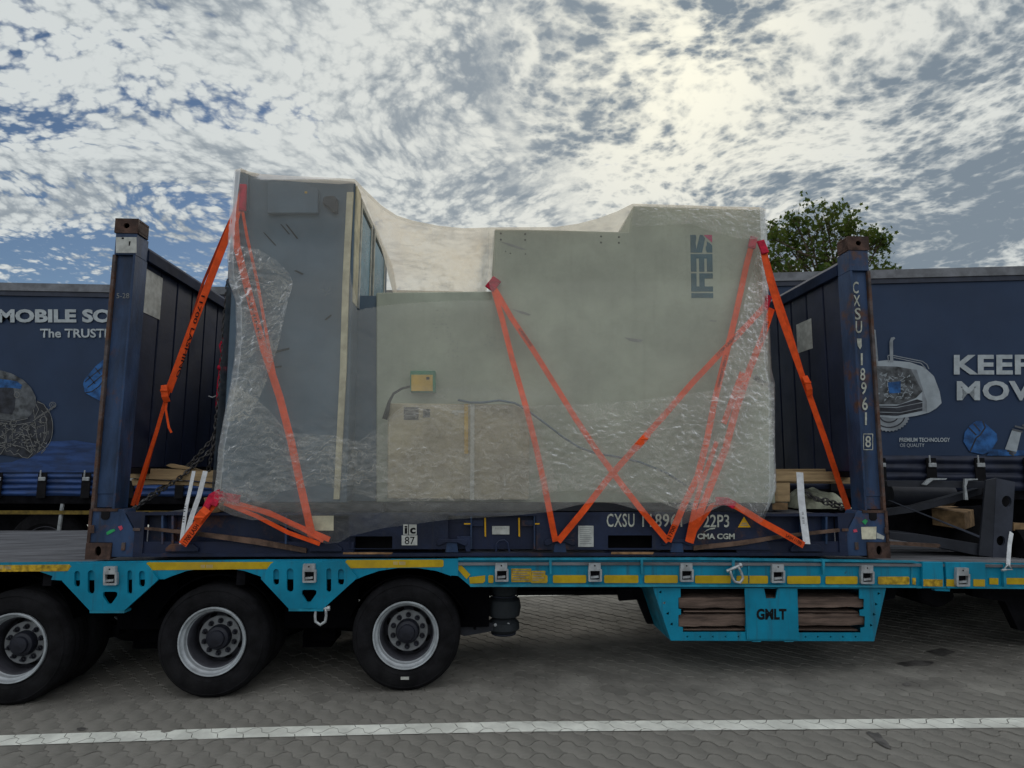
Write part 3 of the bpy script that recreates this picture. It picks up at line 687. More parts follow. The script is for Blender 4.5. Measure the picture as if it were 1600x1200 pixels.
mb = MB(); mb.pp([(965, 920), (1020, 920), (1048, 960), (1048, 975), (1012, 975), (996, 937), (968, 939)], .35, .05); mb.pp([(818, 916), (1030, 916), (1030, 924), (990, 928), (985, 924), (880, 928), (835, 927), (818, 924)], .60, .05); part('landing_leg_bracket', mb, 'black', trailer)
mb = MB(); mb.pp([(1437, 918), (1490, 918), (1494, 936), (1475, 948), (1462, 950), (1445, 944), (1436, 933)], .35, .5); part('air_tank', mb, 'black', trailer, bevel=.02)
mb = MB(); mb.pp([(1518, 917), (1700, 918), (1700, 1000), (1592, 985), (1570, 940), (1520, 932)], .30, .08); part('gooseneck_bracket', mb, 'black', trailer)
mb = MB(); mb.pp([(1384, 917), (1402, 920), (1398, 935), (1378, 940)], .2, .5); part('tank_end', mb, 'black', trailer)
mb = MB(); mb.pp([(1459, 917), (1485, 918), (1484, 924), (1461, 923)], YS+.01, .04); part('coupling_tab', mb, 'teal', trailer)
# timber rack
def tri(x, y, d, s=3.2): return [(x-s*.5*d, y-s*.8), (x+s*.9*d, y+s*.1), (x-s*.5*d, y+s*.8)]
rim = [(1020, 918), (1384.5, 919), (1366, 1002), (1048, 1001)]
H1 = [(1063.5, 919.5), (1165, 919.5), (1165, 987.5), (1067, 987.5), (1067, 980), (1060, 979), (1060, 961), (1064, 960), (1064, 952), (1060, 951), (1060, 934), (1063.5, 933)]
H2 = [(1246, 920), (1342.5, 920), (1342.5, 935), (1350, 936), (1350, 952), (1343.5, 953), (1343.5, 962), (1351.5, 963), (1351.5, 980), (1345, 981), (1345, 988.5), (1248, 988.5)]
hs = [H1, H2]+[tri(x, y, -1) for x, y in ((1032, 925), (1038, 942), (1043.5, 958.5), (1049.5, 975))]+[tri(x, 994.7, -1, 2.4) for x in (1074, 1094, 1114, 1134, 1154)]
hs += [tri(x, y, 1) for x, y in ((1373, 927.5), (1369, 944), (1365.5, 960), (1361, 977))]+[tri(x, 995, 1, 2.4) for x in (1259, 1278, 1298, 1317, 1337)]
hs += [[(1194, 919.6), (1214, 919.8), (1212, 935), (1197, 934.5)]]
rack = plate('timber_rack', [rim]+hs, YS+.02, .008, 'teal', trailer)
mb = MB(); mb.pp([(1048, 998.5), (1366, 999.5), (1366, 1002), (1048, 1001)], YS+.028, .55); mb.pp([(1020, 918), (1023, 918), (1051, 1001), (1048, 1001)], YS+.028, .55); mb.pp([(1381.5, 919), (1384.5, 919), (1366, 1002), (1363, 1002)], YS+.028, .55); part('rack_tray', mb, 'teal_edge', rack)
mb = MB(); mb.box(at(1052, 960, .5).x, at(1362, 960, .5).x, .46, .47, -.56, -.19); part('rack_shade_panel', mb, 'deep_black', rack)  # added black sheet that paints the shade in the gaps around the timbers
pn = plate('rack_panel', [[(1163.5, 918.5), (1193, 918.7), (1196, 935), (1212, 935.5), (1215.5, 919), (1245, 919.2), (1248, 999.5), (1167, 999)]], YS+.008, .008, 'teal', rack)
for x in (1182, 1233): mb = MB(); mb.rp(x-7, 1001, x+7, 1003, YS+.012, .02); part('rack_hinge', mb, 'teal_edge', rack)
text_px('stencil_print', 'GMLT', 1182, 951, 1229, 968.5, YS+.0065, 'ink', pn if False else rack, bold=.045)
# what lies in the rack
rackp = [((1060, 934), (1351, 951), .00), ((1060, 961), (1352, 978.5), .0)]
LB = ['dark brown railway-sleeper timber on the upper shelf of the blue under-deck rack', 'dark brown railway-sleeper timber on the lower shelf of the blue under-deck rack']
for (a, b, o_), lab in zip(rackp, LB):
    p = at(a[0], a[1], YS+.05); q = at(b[0], b[1], YS+.05); mb = MB(); nx = 24; rings = []
    for k in range(nx+1):
        x = p.x+(q.x-p.x)*k/nx; j = lambda: random.uniform(-.004, .004)
        zt, zb = p.z+j(), q.z+.012+j(); rings.append([(x, YS+.045+j(), zb), (x, YS+.045+j(), zt), (x, YS+.40, zt), (x, YS+.40, zb)])
    vs = [v for r_ in rings for v in r_]; fs = [(0, 1, 2, 3), tuple(range(4*nx+3, 4*nx-1, -1))]
    for k in range(nx):
        for c_ in range(4): fs.append((4*k+c_, 4*k+4+c_, 4*k+4+(c_+1) % 4, 4*k+(c_+1) % 4))
    mb.add(vs, fs); solo('timber_beam', mb, 'wood_old', lab, 'timber', 'timbers in the under-deck rack')
for y, lab in ((954.5, 'thin pale board between the two dark sleepers in the blue rack'), (983, 'thin splintered board under the lower dark sleeper in the blue rack')):
    mb = MB(); mb.pp([(1068, y), (1163, y-.5), (1222, y+.5), (1262, y-.6), (1340, y+.5), (1340, y+2.6), (1262, y+2), (1163, y+2), (1068, y+1.8)], YS+.06, .28); solo('board', mb, 'wood_old', lab, 'board')
# D-shackles
def shackle(px, py, Y, s, ang, lab, m='galv'):
    c = at(px, py, Y); t = thing('shackle', lab, 'shackle', c, 'shackles on the trailer')
    pts = [(-.03, .045), (-.034, .0), (-.03, -.035), (0, -.055), (.03, -.035), (.034, 0), (.03, .045)]
    ca_, sa_ = math.cos(ang), math.sin(ang)
    f = lambda x, z: (c.x+s*(x*ca_-z*sa_), Y, c.z+s*(x*sa_+z*ca_))
    dense = []
    for i in range(len(pts)-1):
        for q in (0, .5): dense.append(f(pts[i][0]+(pts[i+1][0]-pts[i][0])*q, pts[i][1]+(pts[i+1][1]-pts[i][1])*q))
    dense.append(f(*pts[-1]))
    mb = MB(); mb.tube(dense, .0085*s, 8); part('bow', mb, m, t, smooth=True)
    mb = MB(); mb.tube([f(-.052, .045), f(.052, .045)], .0095*s, 8); mb.tube([f(.04, .045), f(.055, .045)], .016*s, 6); part('pin', mb, m, t)
shackle(501, 962, YS-.01, 1.15, 0, 'galvanised shackle hanging under the second blue gusset plate')
shackle(1151, 898, YS-.03, 1.15, R(22), 'galvanised shackle hanging on the blue side beam above the timber rack')

# ------------------------------------------------------------------ flat rack container
fr = thing('flat_rack_container', 'navy blue collapsible flat rack with rusty corners and white number CXSU 118961 8', 'container', (3.03, 1.22, 0.0))
def add_casting(name, x0, z0, yn, top=False, m='rust'):
    sx, sy, sz = .178, .162, .118
    hx = x0+sx/2; hz = z0+sz*.5
    hole = []
    for k in range(20):
        a = 2*PI*k/20; hole.append((hx+.023*math.cos(a), hz+.036*math.sin(a)*(1 if not top else .6)))
    me = curve_mesh([[(x0, z0), (x0+sx, z0), (x0+sx, z0+sz), (x0, z0+sz)], hole], .02)
    me.transform(Matrix(((1, 0, 0, 0), (0, 0, -1, yn+.01), (0, 1, 0, 0), (0, 0, 0, 1)))); me.materials.clear(); me.materials.append(MATS[m])
    o = link_mesh(name, me, fr, bevel=.004)
    mb = MB(); mb.box(x0, x0+sx, yn+.02, yn+sy, z0, z0+.02); mb.box(x0, x0+sx, yn+.02, yn+sy, z0+sz-.02, z0+sz); mb.box(x0, x0+.02, yn+.02, yn+sy, z0+.02, z0+sz-.02); mb.box(x0+sx-.02, x0+sx, yn+.02, yn+sy, z0+.02, z0+sz-.02); mb.box(x0+.02, x0+sx-.02, yn+sy-.02, yn+sy, z0+.02, z0+sz-.02)
    part('casting_body', mb, m, o, bevel=.003)
for x0 in (-.001, 6.058-.178+.001):
    for yn in (0.0, 2.438-.162):
        add_casting('corner_casting', x0, 0.0, yn); add_casting('corner_casting', x0+(0.008 if x0 < 1 else -.008), 2.591-.118, yn, True)
LX = [(0.0, 1), (6.058, -1)]
for X0, s in LX:
    for yn in (0.0, 2.438-.19):
        nearp = yn == 0.0
        fx = lambda a: X0+s*a
        # channel-shaped post: two flanges, recessed web, cap plates
        mb = MB(); y_ = yn+.004
        def bx(a, b, c, d, e, f): mb.box(min(fx(a), fx(b)), max(fx(a), fx(b)), c, d, e, f)
        mb.use('navy_post'); bx(.030, .160, y_+.028, y_+.034, .47, 2.473)
        bx(.018, .178, y_+.001, y_+.18, 2.30, 2.472) if True else None
        bx(.160, .178, y_, y_+.185, .36, 2.30)
        bx(.030, .160, y_+.034, y_+.185, .37, 2.30)
        mb.use('navy_edge'); bx(.006, .030, y_, y_+.185, .36, 2.30)
        part('corner_post', mb, None, fr, bevel=.004)
        # hinge box at the foot
        mb = MB(); mb.use('navy_post')
        pr = [(.012, .118), (.178, .118), (.178, .015), (.335, .015), (.335, .19), (.235, .36), (.012, .36)]
        mb.prism([(fx(a), yn+.012, z) for a, z in pr], (0, .16, 0)); hb = part('hinge_box', mb, None, fr, bevel=.004)
        mb = MB(); mb.prism([(fx(a), yn+.004, z) for a, z in [(.02, .345), (.20, .345), (.20, .365), (.02, .365)]], (0, .05, 0)); mb.prism([(fx(a), yn+.0, z) for a, z in [(.002, .12), (.022, .12), (.022, .36), (.002, .36)]], (0, .17, 0)); part('hinge_flange', mb, 'rust', hb)
        mb = MB(); mb.prism([(fx(a), yn+.006, z) for a, z in [(.085, .345), (.145, .345), (.145, .30), (.13, .285), (.10, .285), (.085, .30)]], (0, .008, 0)); part('hinge_notch', mb, 'ink', hb)
        mb = MB(); mb.prism([(fx(a), yn+.006, z) for a, z in [(.335, .015), (.40, .015), (.40, .34), (.26, .34), (.335, .215)]], (0, .05, 0)); part('end_gusset', mb, 'navy', fr)
        mb = MB(); mb.prism([(fx(a), yn+.001, z) for a, z in [(.25, .065), (.275, .065), (.275, .12), (.25, .12)]], (0, .02, 0)); mb.prism([(fx(a), yn-.003, z) for a, z in [(.325, .205), (.375, .205), (.375, .225), (.325, .225)]], (0, .05, 0)); part('latch', mb, 'navy_edge', hb)
    # end wall between the posts
    ya, yb = .19, 2.438-.19; npan = 7; pw = (yb-ya)/npan
    for k in range(npan):
        a = ya+k*pw; mb = MB(); x1, x2 = fx(.150), fx(.118)
        mb.prism([(x1, a+.010, .66), (x1, a+pw-.010, .66), (x1, a+pw-.010, 2.31), (x1, a+.010, 2.31)], (x2-x1, 0, 0)); part('wall_panel', mb, 'navy_wall', fr, bevel=.006)
    mb = MB(); x1, x2 = fx(.118), fx(.095); mb.prism([(x1, ya, .66), (x1, yb, .66), (x1, yb, 2.31), (x1, ya, 2.31)], (x2-x1, 0, 0)); part('wall_backing', mb, 'curtain_dark', fr)
    mb = MB(); mb.prism([(fx(a), ya, z) for a, z in [(.04, 2.31), (.185, 2.31), (.185, 2.40), (.12, 2.455), (.04, 2.455)]], (0, yb-ya, 0)); part('header_beam', mb, 'navy_matt', fr, bevel=.004)
    mb = MB(); mb.prism([(fx(a), ya, z) for a, z in [(.05, .615), (.17, .615), (.17, .66), (.05, .66)]], (0, yb-ya, 0)); part('sill_beam', mb, 'black', fr)
    pa, pb = (.285, .63) if s > 0 else (1.42, 1.98)
    mb = MB(); x1 = fx(.153); zt = (2.26, 1.90) if s > 0 else (2.06, 1.78)
    ya_, yb_ = (.235, .50) if s > 0 else (.70, .98)
    mb.prism([(x1, ya_, zt[1]), (x1, yb_, zt[1]), (x1, yb_, zt[0]), (x1, ya_, zt[0])], (-s*.002, 0, 0)); part('wall_placard', mb, 'placard', fr)
# side rails
for yn, sg in ((0.0, 1), (2.438, -1)):
    Yv = lambda d: yn+sg*d
    def bz(mb, x0, x1, a, b, z0, z1): mb.box(x0, x1, min(Yv(a), Yv(b)), max(Yv(a), Yv(b)), z0, z1)
    for xa, xb, za, zb in ((.40, 5.66, .318, .335), (.34, 5.72, .018, .042)):
        mb = MB(); bz(mb, xa, xb, .002, .14, za, zb); part('rail_flange', mb, 'navy', fr)
    for xa, xb in ((.40, 1.93), (4.85, 5.66)):
        mb = MB(); bz(mb, xa, xb, .075, .085, .042, .318); part('rail_web', mb, 'navy', fr)
        mb = MB(); bz(mb, xa, xb, .02, .03, .042, .125); part('rail_lower_plate', mb, 'navy_wall', fr)
# near-side flush web with forklift pockets
P_ = lambda x, y, Y=.004: (at(x, y, Y).x, at(x, y, Y).z)
plate('rail_face', [[(545, 802), (700, 801), (700, 858), (545, 858)], [(546, 838), (613, 838), (613, 857), (546, 857)]], .004, .012, 'navy', fr)
plate('rail_face', [[(838, 800.5), (1182, 799.5), (1205, 859), (838, 859)], [(950, 836.5), (1019, 836.5), (1019, 856.5), (950, 856.5)]], .004, .012, 'navy', fr)
for a, b in ((540, 620), (945, 1024)): mb = MB(); mb.rp(a, 833, b, 859, .20, .01); part('fork_pocket', mb, 'ink', fr)
for pts in ([(536, 863), (614, 863), (612, 866), (536, 866)], [(955, 862.5), (1022, 862.5), (1020, 866), (955, 866)]): mb = MB(); mb.pp(pts, -.002, .003); part('rust_patch', mb, 'rust_light', fr)
mb = MB(); mb.rp(700, 803, 838, 858, .055, .01); part('rail_recess', mb, 'navy_wall', fr)
for x in (252, 268, 445, 1290, 1255): mb = MB(); mb.pp([(x, 803), (x+3, 803), (x+3, 850), (x, 850)], .012, .06); part('web_stiffener', mb, 'navy_post', fr)
for x in (735, 834): mb = MB(); mb.pp([(x, 803), (x+2.5, 803), (x+2.5, 858), (x, 858)], .008, .04); part('web_stiffener', mb, 'navy_post', fr)
# lashing points: a winged plate on a short stub
for i, x in enumerate((284, 509, 706, 875, 1058, 1262)):
    Y = -.012
    if i in (0, 1, 5): mb = MB(); mb.pp([(x-26, 857), (x-18, 850), (x+16, 850), (x+25, 857), (x+25, 862), (x-26, 862)], Y, .03)
    else: mb = MB(); mb.pp([(x-24, 846), (x-20, 842.5), (x+20, 842.5), (x+24, 846), (x+24, 851), (x+20, 853), (x+9, 848), (x-9, 848), (x-20, 853), (x-24, 851)], Y, .03)
    lp = part('lashing_point', mb, 'navy', fr, bevel=.003)
    if i not in (0, 1, 5): mb = MB(); mb.pp([(x-8, 848), (x+8, 848), (x+10, 863), (x-10, 863)], Y+.012, .03); part('stub', mb, 'navy_post', lp)
mb = MB(); mb.pp([(714, 838), (735, 838), (735, 862), (728, 862), (726, 850), (714, 849)], -.004, .02); part('lashing_tab', mb, 'navy', fr, bevel=.002)
mb = MB(); c0 = [(775, 862), (776, 850), (780, 845), (788, 844), (793, 848), (796, 862)]; mb.tube([at(x, y, -.004) for x, y in c0], .008, 8); part('rail_hoop', mb, 'navy', fr)
for x in (758, 811): mb = MB(); mb.pp([(x-1.3, 809), (x+1.3, 809), (x+1.6, 839), (x-.8, 838)], .040, .004); part('yellow_mark', mb, 'triangle', fr)
for a, b in ((725, 735), (836, 843)): mb = MB(); mb.rp(a, 817.5, b, 819.5, -.001, .003); part('yellow_mark', mb, 'triangle', fr)
mb = MB(); mb.rp(727, 813, 755, 822, .03, .015); mb.rp(815, 813, 835, 822, .03, .015); part('bolt_bar', mb, 'navy', fr)
mb = MB(); mb.rp(769, 822, 796, 835, .045, .004); pl = part('data_plate', mb, 'placard', fr)
text_px('plate_print', '||||||||', 774, 824, 791, 827, .044, 'ink_grey', pl)
mb = MB(); mb.rp(903.5, 821.5, 927.5, 854.5, -.001, .003); pl = part('data_plate', mb, 'placard', fr)
mb = MB()
for k in range(9): mb.rp(906, 824+k*3.1, 925-(k*7 % 5), 824.8+k*3.1, -.0025, .001)
part('plate_print', mb, 'ink_grey', pl)
mb = MB(); mb.rp(630, 819.5, 651, 835.5, -.001, .003); mb.rp(627.5, 836.5, 652, 852, -.001, .003); ic = part('inspection_sign', mb, 'placard', fr)
text_px('sign_print', 'i', 632, 821.5, 636.5, 834, -.0025, 'ink', ic, bold=.03); text_px('sign_print', 'c', 640.5, 824.5, 649.5, 834, -.0025, 'ink', ic, bold=.04)
mb = MB(); mb.rp(637.7, 819.5, 638.9, 835.5, -.0022, .001); part('sign_bar', mb, 'ink', ic); text_px('sign_print', '87', 632.5, 838.5, 648, 850.5, -.0025, 'ink', ic)
text_px('rail_number', 'CXSU', 948, 802.5, 991.5, 823.5, -.0035, 'marking', fr, bold=.012, spacing=1.1)
text_px('rail_number', '118961', 1003.5, 802.5, 1066, 823.5, -.0035, 'marking', fr, bold=.012, spacing=1.1); text_px('rail_number', '8', 1079, 804, 1087, 823, -.0035, 'marking', fr, bold=.012)
text_px('rail_number', '22P3', 1099, 804, 1139.5, 824, -.0035, 'marking', fr, bold=.012)
text_px('shipping_line_name', 'CMA CGM', 1089.5, 833.5, 1148, 842.5, -.0035, 'marking', fr, bold=.035)
mb = MB(); mb.prism([at(x, y, -.0035) for x, y in [(1099.5, 832), (1104, 828), (1110, 825.2), (1117.5, 824.5), (1117, 826.5), (1110, 827.2), (1105, 829)]], (0, .001, 0)); part('swoosh', mb, 'marking', fr)
mb = MB(); mb.prism([at(x, y, -.004) for x, y in [(1162.5, 807.5), (1173, 824), (1153, 824)]], (0, .002, 0)); tr_ = part('warning_triangle', mb, 'triangle', fr)
mb = MB(); mb.rp(1159, 817, 1167, 818.2, -.0055, .001); mb.rp(1157, 820, 1169, 821.2, -.0055, .001); part('triangle_print', mb, 'ink_grey', tr_)
# numbers down the right post
for ch, (x0, y0, x1, y1) in zip('CXSU', [(1332.5, 440, 1341.5, 458.5), (1333.5, 461, 1344, 478.5), (1335.5, 481, 1345, 499.5), (1337, 501.5, 1347, 520.5)]): text_px('post_number', ch, x0, y0, x1, y1, -.001+.026, 'marking', fr, bold=.012)
for ch, (x0, y0, x1, y1) in zip('118961', [(1342.5, 529, 1345.5, 541), (1345, 552, 1348, 570.5), (1344, 575, 1352, 594.5), (1345.5, 597, 1354, 616.5), (1347, 620.5, 1356, 641), (1351.5, 644.5, 1354.5, 664)]): text_px('post_number', ch, x0, y0, x1, y1, .025, 'marking', fr, bold=.012)
text_px('post_number', '8', 1352, 681, 1361, 699, .025, 'marking', fr, bold=.012)
mb = MB()
for a in ((1348.8, 678, 1350, 703), (1363, 678.5, 1364.2, 703)): mb.rp(*a, .025, .001)
mb.rp(1349, 677.5, 1364, 678.7, .025, .001); mb.rp(1349, 702, 1364.2, 703.2, .025, .001); part('number_box', mb, 'marking', fr)
mb = MB(); mb.pp([(1339, 529), (1346, 529), (1346.5, 541), (1344, 546), (1340, 540)], .026, .001); part('paint_smear', mb, 'marking', fr)
# small plates and paint marks on the posts
mb = MB(); mb.rp(181, 370.5, 213, 395, .0005, .003); pl = part('post_placard', mb, 'placard', fr)
mb = MB(); mb.pp([(201.5, 377), (204, 377), (202.5, 384), (201, 384)], -.001, .001); mb.rp(190, 371, 193.5, 373.5, -.001, .001); part('pen_mark', mb, 'ink', pl)
text_px('post_print', '5-28', 182, 458, 202, 466, .028, 'ink_grey', fr)
mb = MB(); mb.pp([(1345.5, 823.5), (1369.5, 823), (1369, 842.5), (1347, 842.5)], .0085, .003); part('yellow_plate', mb, 'placard_cream', fr)
mb = MB(); mb.pp([(1370, 832), (1382, 838), (1381, 843), (1370, 841)], .0085, .003); part('torn_label', mb, 'placard', fr)
mb = MB(); mb.rp(1382.5, 824, 1388, 834, -.004, .003); mb.rp(139.5, 820.5, 147, 833, -.004, .003); part('orange_reflector', mb, 'rust', fr); 
mb = MB(); mb.pp([(166, 832), (172, 828), (178, 826.5), (180, 829), (172, 834), (167, 836)], .0085, .002); mb.pp([(1347, 815), (1352, 811), (1356, 814), (1352, 820)], .0085, .002); part('green_mark', mb, 'mark_green', fr)
mb = MB(); mb.pp([(184, 823), (190, 821), (192, 826), (188, 829)], .0085, .002); mb.pp([(1333, 828), (1338, 826.5), (1340, 831), (1334, 832)], .0085, .002); part('pink_mark', mb, 'mark_pink', fr)
# floor
mb = MB(); mb.box(.40, 5.66, .14, 2.298, .27, .318); part('container_floor', mb, 'deck', fr)
for x in (.38, 5.58): mb = MB(); mb.box(x, x+.1, .14, 2.298, .02, .27); part('end_cross_member', mb, 'navy', fr)
# slack steel bars leaning along the rail
for pts, lab in (([(226, 824), (290, 829), (400, 842), (478, 857), (478, 864), (400, 851), (290, 835), (226, 827.5)], 'rusty steel bar lying along the left end of the navy side rail'),
                 ([(1084, 853), (1150, 846), (1220, 836), (1312, 826), (1312, 831), (1222, 841), (1160, 852), (1084, 860)], 'rusty steel bar lying along the right end of the navy side rail')):
    mb = MB(); mb.pp(pts, -.012, .028); solo('steel_bar', mb, 'rust_bar', lab, 'steel bar', 'loose steel bars along the rail')

# ------------------------------------------------------------------ the press
Y1, Y2, YB = .14, .38, 2.05
press = thing('mechanical_press', 'large grey-green press with a dark blue left block, wrapped in plastic on the flat rack', 'machine', (3.1, 1.1, .335))
def tilt(px, Y): return [at(x, y, Y) for x, y in px]
# left block
blk = [at(370, 268, Y1), at(385, 272, Y1), at(555, 283, Y1), at(541, 786, Y1), at(344, 786, Y1)]
mb = MB(); mb.prism([blk[0], blk[2], blk[3], blk[4]], (0, 1.86, 0)); part('slide_block', mb, 'steel_blue', press, bevel=.01)
mb = MB(); mb.rp(368, 265, 384, 300, Y1-.006, .25); part('corner_bracket', mb, 'steel_blue', press, bevel=.004)
mb = MB(); mb.pp([(417, 285), (475, 285), (497, 295), (497, 333), (417, 333)], Y1-.04, .036); ju = part('junction_housing', mb, 'steel_blue', press, bevel=.006)
mb = MB(); mb.rp(476, 299, 480, 302, Y1-.043, .003); part('housing_lamp', mb, 'box_yellow', ju)
mb = MB(); mb.pp([(505, 307), (514, 305), (522, 305), (527, 311), (527, 332), (518, 330), (510, 322), (503, 318)], Y1-.05, .048); part('valve_block', mb, 'charcoal', press, bevel=.01)
mb = MB(); mb.rp(380, 272, 388, 330, Y1-.02, .02); part('edge_angle', mb, 'steel_blue', press)
for q in ([(411, 363), (413, 363), (431.5, 383), (430, 384)], [(438, 350.5), (440, 350.5), (453, 365.5), (451, 366)], [(446, 350.5), (448.5, 350.5), (466, 372.5), (463.5, 373)], [(459, 423), (463, 422), (474.5, 427.5), (472, 429.5)], [(507, 499), (517, 491), (518.5, 493), (509, 500.5)], [(421, 550), (452, 543), (452, 546), (424, 553)], [(423, 573), (440, 571), (440, 574), (425, 576)]):
    mb = MB(); mb.pp(q, Y1-.004, .003); part('black_tape', mb, 'ink', press)
# side of the block towards the notch: frames with blue panes
xs_ = at(555, 283, Y1).x+.003
def sidep(y0_, y1_, z0_, z1_, th, m, n, par=press):
    mb = MB(); mb.prism([(xs_, y0_, z0_), (xs_, y1_, z0_), (xs_, y1_, z1_), (xs_, y0_, z1_)], (th, 0, 0)); return part(n, mb, m, par)
sidep(.16, .34, 2.0, 2.98, .012, 'cream_strip', 'door_stile')
for a, b in ((.42, .88), (1.10, 1.72)):
    sidep(a, b, 2.05, 2.86, .008, 'window_blue', 'window_pane')
    sidep(a-.05, a, 2.0, 2.9, .016, 'placard', 'window_frame'); sidep(b, b+.05, 2.0, 2.9, .016, 'placard', 'window_frame'); sidep(a-.05, b+.05, 2.9, 2.95, .016, 'placard', 'window_frame')
# C-shaped side frame
fr_px = [(588, 457), (773, 455), (773, 357), (983, 362.5), (990, 321), (1195, 327), (1212, 787), (588, 787)]
mb = MB(); mb.prism(tilt(fr_px, Y2), (0, YB-Y2, 0)); part('side_frame', mb, 'plate', press, bevel=.008)
mb = MB()
for x, y in ((782.5, 365), (782.5, 374.5), (820.5, 366), (820.5, 375), (939, 369.5), (939, 379), (967, 370.5), (967, 379.5), (790, 393), (797.5, 396), (821, 397)):
    c = at(x, y, Y2); r_ = .009 if y < 385 else .006
    mb.add([(c.x+r_*math.cos(k*PI/4), Y2-.0015, c.z+r_*math.sin(k*PI/4)) for k in range(8)], [tuple(range(8))])
part('bolt_holes', mb, 'ink', press)
mb = MB(); c = at(826, 585, Y2)
mb.add([(c.x+.30*math.cos(k*PI/18), Y2-.004, c.z+.30*math.sin(k*PI/18)) for k in range(36)]+[(c.x+.30*math.cos(k*PI/18), Y2, c.z+.30*math.sin(k*PI/18)) for k in range(36)], [tuple(range(36))]+[(k, k+36, (k+1) % 36+36, (k+1) % 36) for k in range(36)])
part('round_cover', mb, 'plate', press)
mb = MB()
for k in range(26): x = 674+random.random()*28; y = 484+int(random.random()*9)*5.5; mb.rp(x, y, x+random.uniform(1, 2.4), y+1.1, Y2-.0015, .001)
for k in range(24): x = 700+int(random.random()*5)*3.6; y = 520+random.random()*38; mb.rp(x, y, x+1.1, y+random.uniform(1, 2.4), Y2-.0015, .001)
for k in range(10): x = 755+random.random()*20; y = 522+random.random()*18; mb.rp(x, y, x+1.6, y+1.4, Y2-.0015, .001)
part('stencil_marks', mb, 'ink_grey', press)
mb = MB()
for q in ([(798, 482), (822, 488), (830, 492), (826, 493), (812, 489)], [(780, 377), (795, 380), (822, 389.5), (818, 390.5), (796, 384)], [(975, 527), (1005, 531), (1000, 535), (985, 533)], [(1108, 500), (1120, 501), (1119, 502.5), (1110, 502)]): mb.pp(q, Y2-.0015, .001)
part('scuff_marks', mb, 'ink_grey', press)
# maker's lettering, turned a quarter to read downwards
def lp(u0, v0, u1, v1): return [(u0, v0), (u1, v0), (u1, v1), (u0, v1)]
def logo(polys, y0, y1, m, nm):
    mb = MB(); x0, x1 = 1078.5, 1112.5
    for P in polys: mb.pp([(x0+(x1-x0)*v+(y0+(y1-y0)*u-366)*.02, y0+(y1-y0)*u) for u, v in P], Y2-.003, .002)
    o = part(nm, mb, m, press); return o
logo([[(0, 0), (0, .25), (.12, .28), (.45, .24), (.68, .26), (.82, .27), (0, .44), (0, .56), (.20, .68), (1, .53), (1, 0)], [(.36, .76), (.52, .94), (.62, 1), (1, 1), (1, .76), (.86, .70), (.70, .70), (.55, .76)]], 367, 394.5, 'logo_teal', 'brand_letter')
logo([[(0, .62), (0, 1), (.45, 1)]], 367, 394, 'logo_red', 'brand_triangle')
logo([[(0, 0), (1, 0), (1, .26), (.25, .26), (.25, .38), (1, .38), (1, .62), (.25, .62), (.25, .74), (1, .74), (1, 1), (0, 1)]], 397, 424.5, 'logo_teal', 'brand_letter')
logo([[(0, 0), (1, 0), (1, 1), (.72, 1), (.72, .62), (.28, .62), (.28, 1), (0, 1), (0, .38), (.72, .38), (.72, .25), (0, .25)]], 427, 455.5, 'logo_teal', 'brand_letter')
logo([lp(0, 0, 1, 1)], 458, 465.5, 'logo_teal', 'brand_letter')
mb = MB(); mb.box(at(543, 600, Y1).x+.01, at(588, 600, Y2).x+.02, Y2+.04, Y2+.06, .39, 2.12); part('filler_panel', mb, 'steel_blue', press)
# control cabinet low on the front, with labels, strips and the yellow-green box above it
mb = MB(); mb.pp([(606, 630), (828, 632), (826, 781), (605, 779)], .26, .12); cab = part('cabinet', mb, 'cabinet', press, bevel=.006)
mb = MB(); mb.rp(631, 636, 654, 656, .257, .003); mb.rp(661, 639, 672, 652, .257, .003); part('cabinet_screen', mb, 'charcoal', cab)
mb = MB(); mb.rp(706, 641, 727, 645.5, .257, .003); mb.rp(710, 645, 715, 649, .257, .003); part('cabinet_handle', mb, 'placard', cab)
mb = MB(); mb.rp(633, 639, 652, 640.2, .2555, .001); mb.rp(633, 644, 652, 645, .2555, .001); mb.rp(633, 649, 652, 650, .2555, .001); part('screen_print', mb, 'ink_grey', cab)
mb = MB(); mb.rp(725.5, 631, 731.5, 709, .252, .006); part('yellow_strip', mb, 'box_yellow', press)
mb = MB(); mb.pp([(735, 631), (741.5, 631), (741, 781), (734.5, 781)], .250, .006); part('white_strip', mb, 'placard', press)
mb = MB(); mb.rp(787, 750, 790.5, 759, .257, .003); part('cabinet_tag', mb, 'placard', cab)
mb = MB(); mb.rp(641, 579, 680, 612, Y2-.10, .10); bx_ = part('switch_box', mb, 'green', press, bevel=.004)
mb = MB(); mb.rp(642.5, 585.5, 676, 611, Y2-.106, .006); part('switch_box_lid', mb, 'box_yellow', bx_, bevel=.002)
mb = MB(); mb.rp(666, 589, 671, 593, Y2-.109, .003); part('switch_print', mb, 'ink', bx_)
mb = MB(); mb.tube([at(x, y, Y) for x, y, Y in ((641, 604, .30), (628, 607, .28), (615, 615, .27), (608, 628, .25), (605, 642, .24), (601, 655, .24))], [.010, .010, .010, .012, .020, .022], 8); part('hose', mb, 'rubber', press, smooth=True)
mb = MB(); mb.tube([at(x, y, Y) for x, y, Y in ((716, 625, .24), (735, 629, .22), (755, 629, .22), (780, 625.5, .22), (805, 630, .20), (824, 641, .19), (850, 660, .18), (880, 683, .17), (905, 699, .16), (930, 708, .16), (965, 714, .15), (1000, 722, .14), (1040, 738, .13), (1072, 758, .12))], [.009]*14, 8); part('cable', mb, 'steel_blue', press, smooth=True)
mb = MB(); mb.tube([at(x, y, Y) for x, y, Y in ((1178, 588, .22), (1190, 598, .2), (1203, 602, .2), (1206, 610, .2))], .022, 8); part('hose_stub', mb, 'rubber', press, smooth=True)
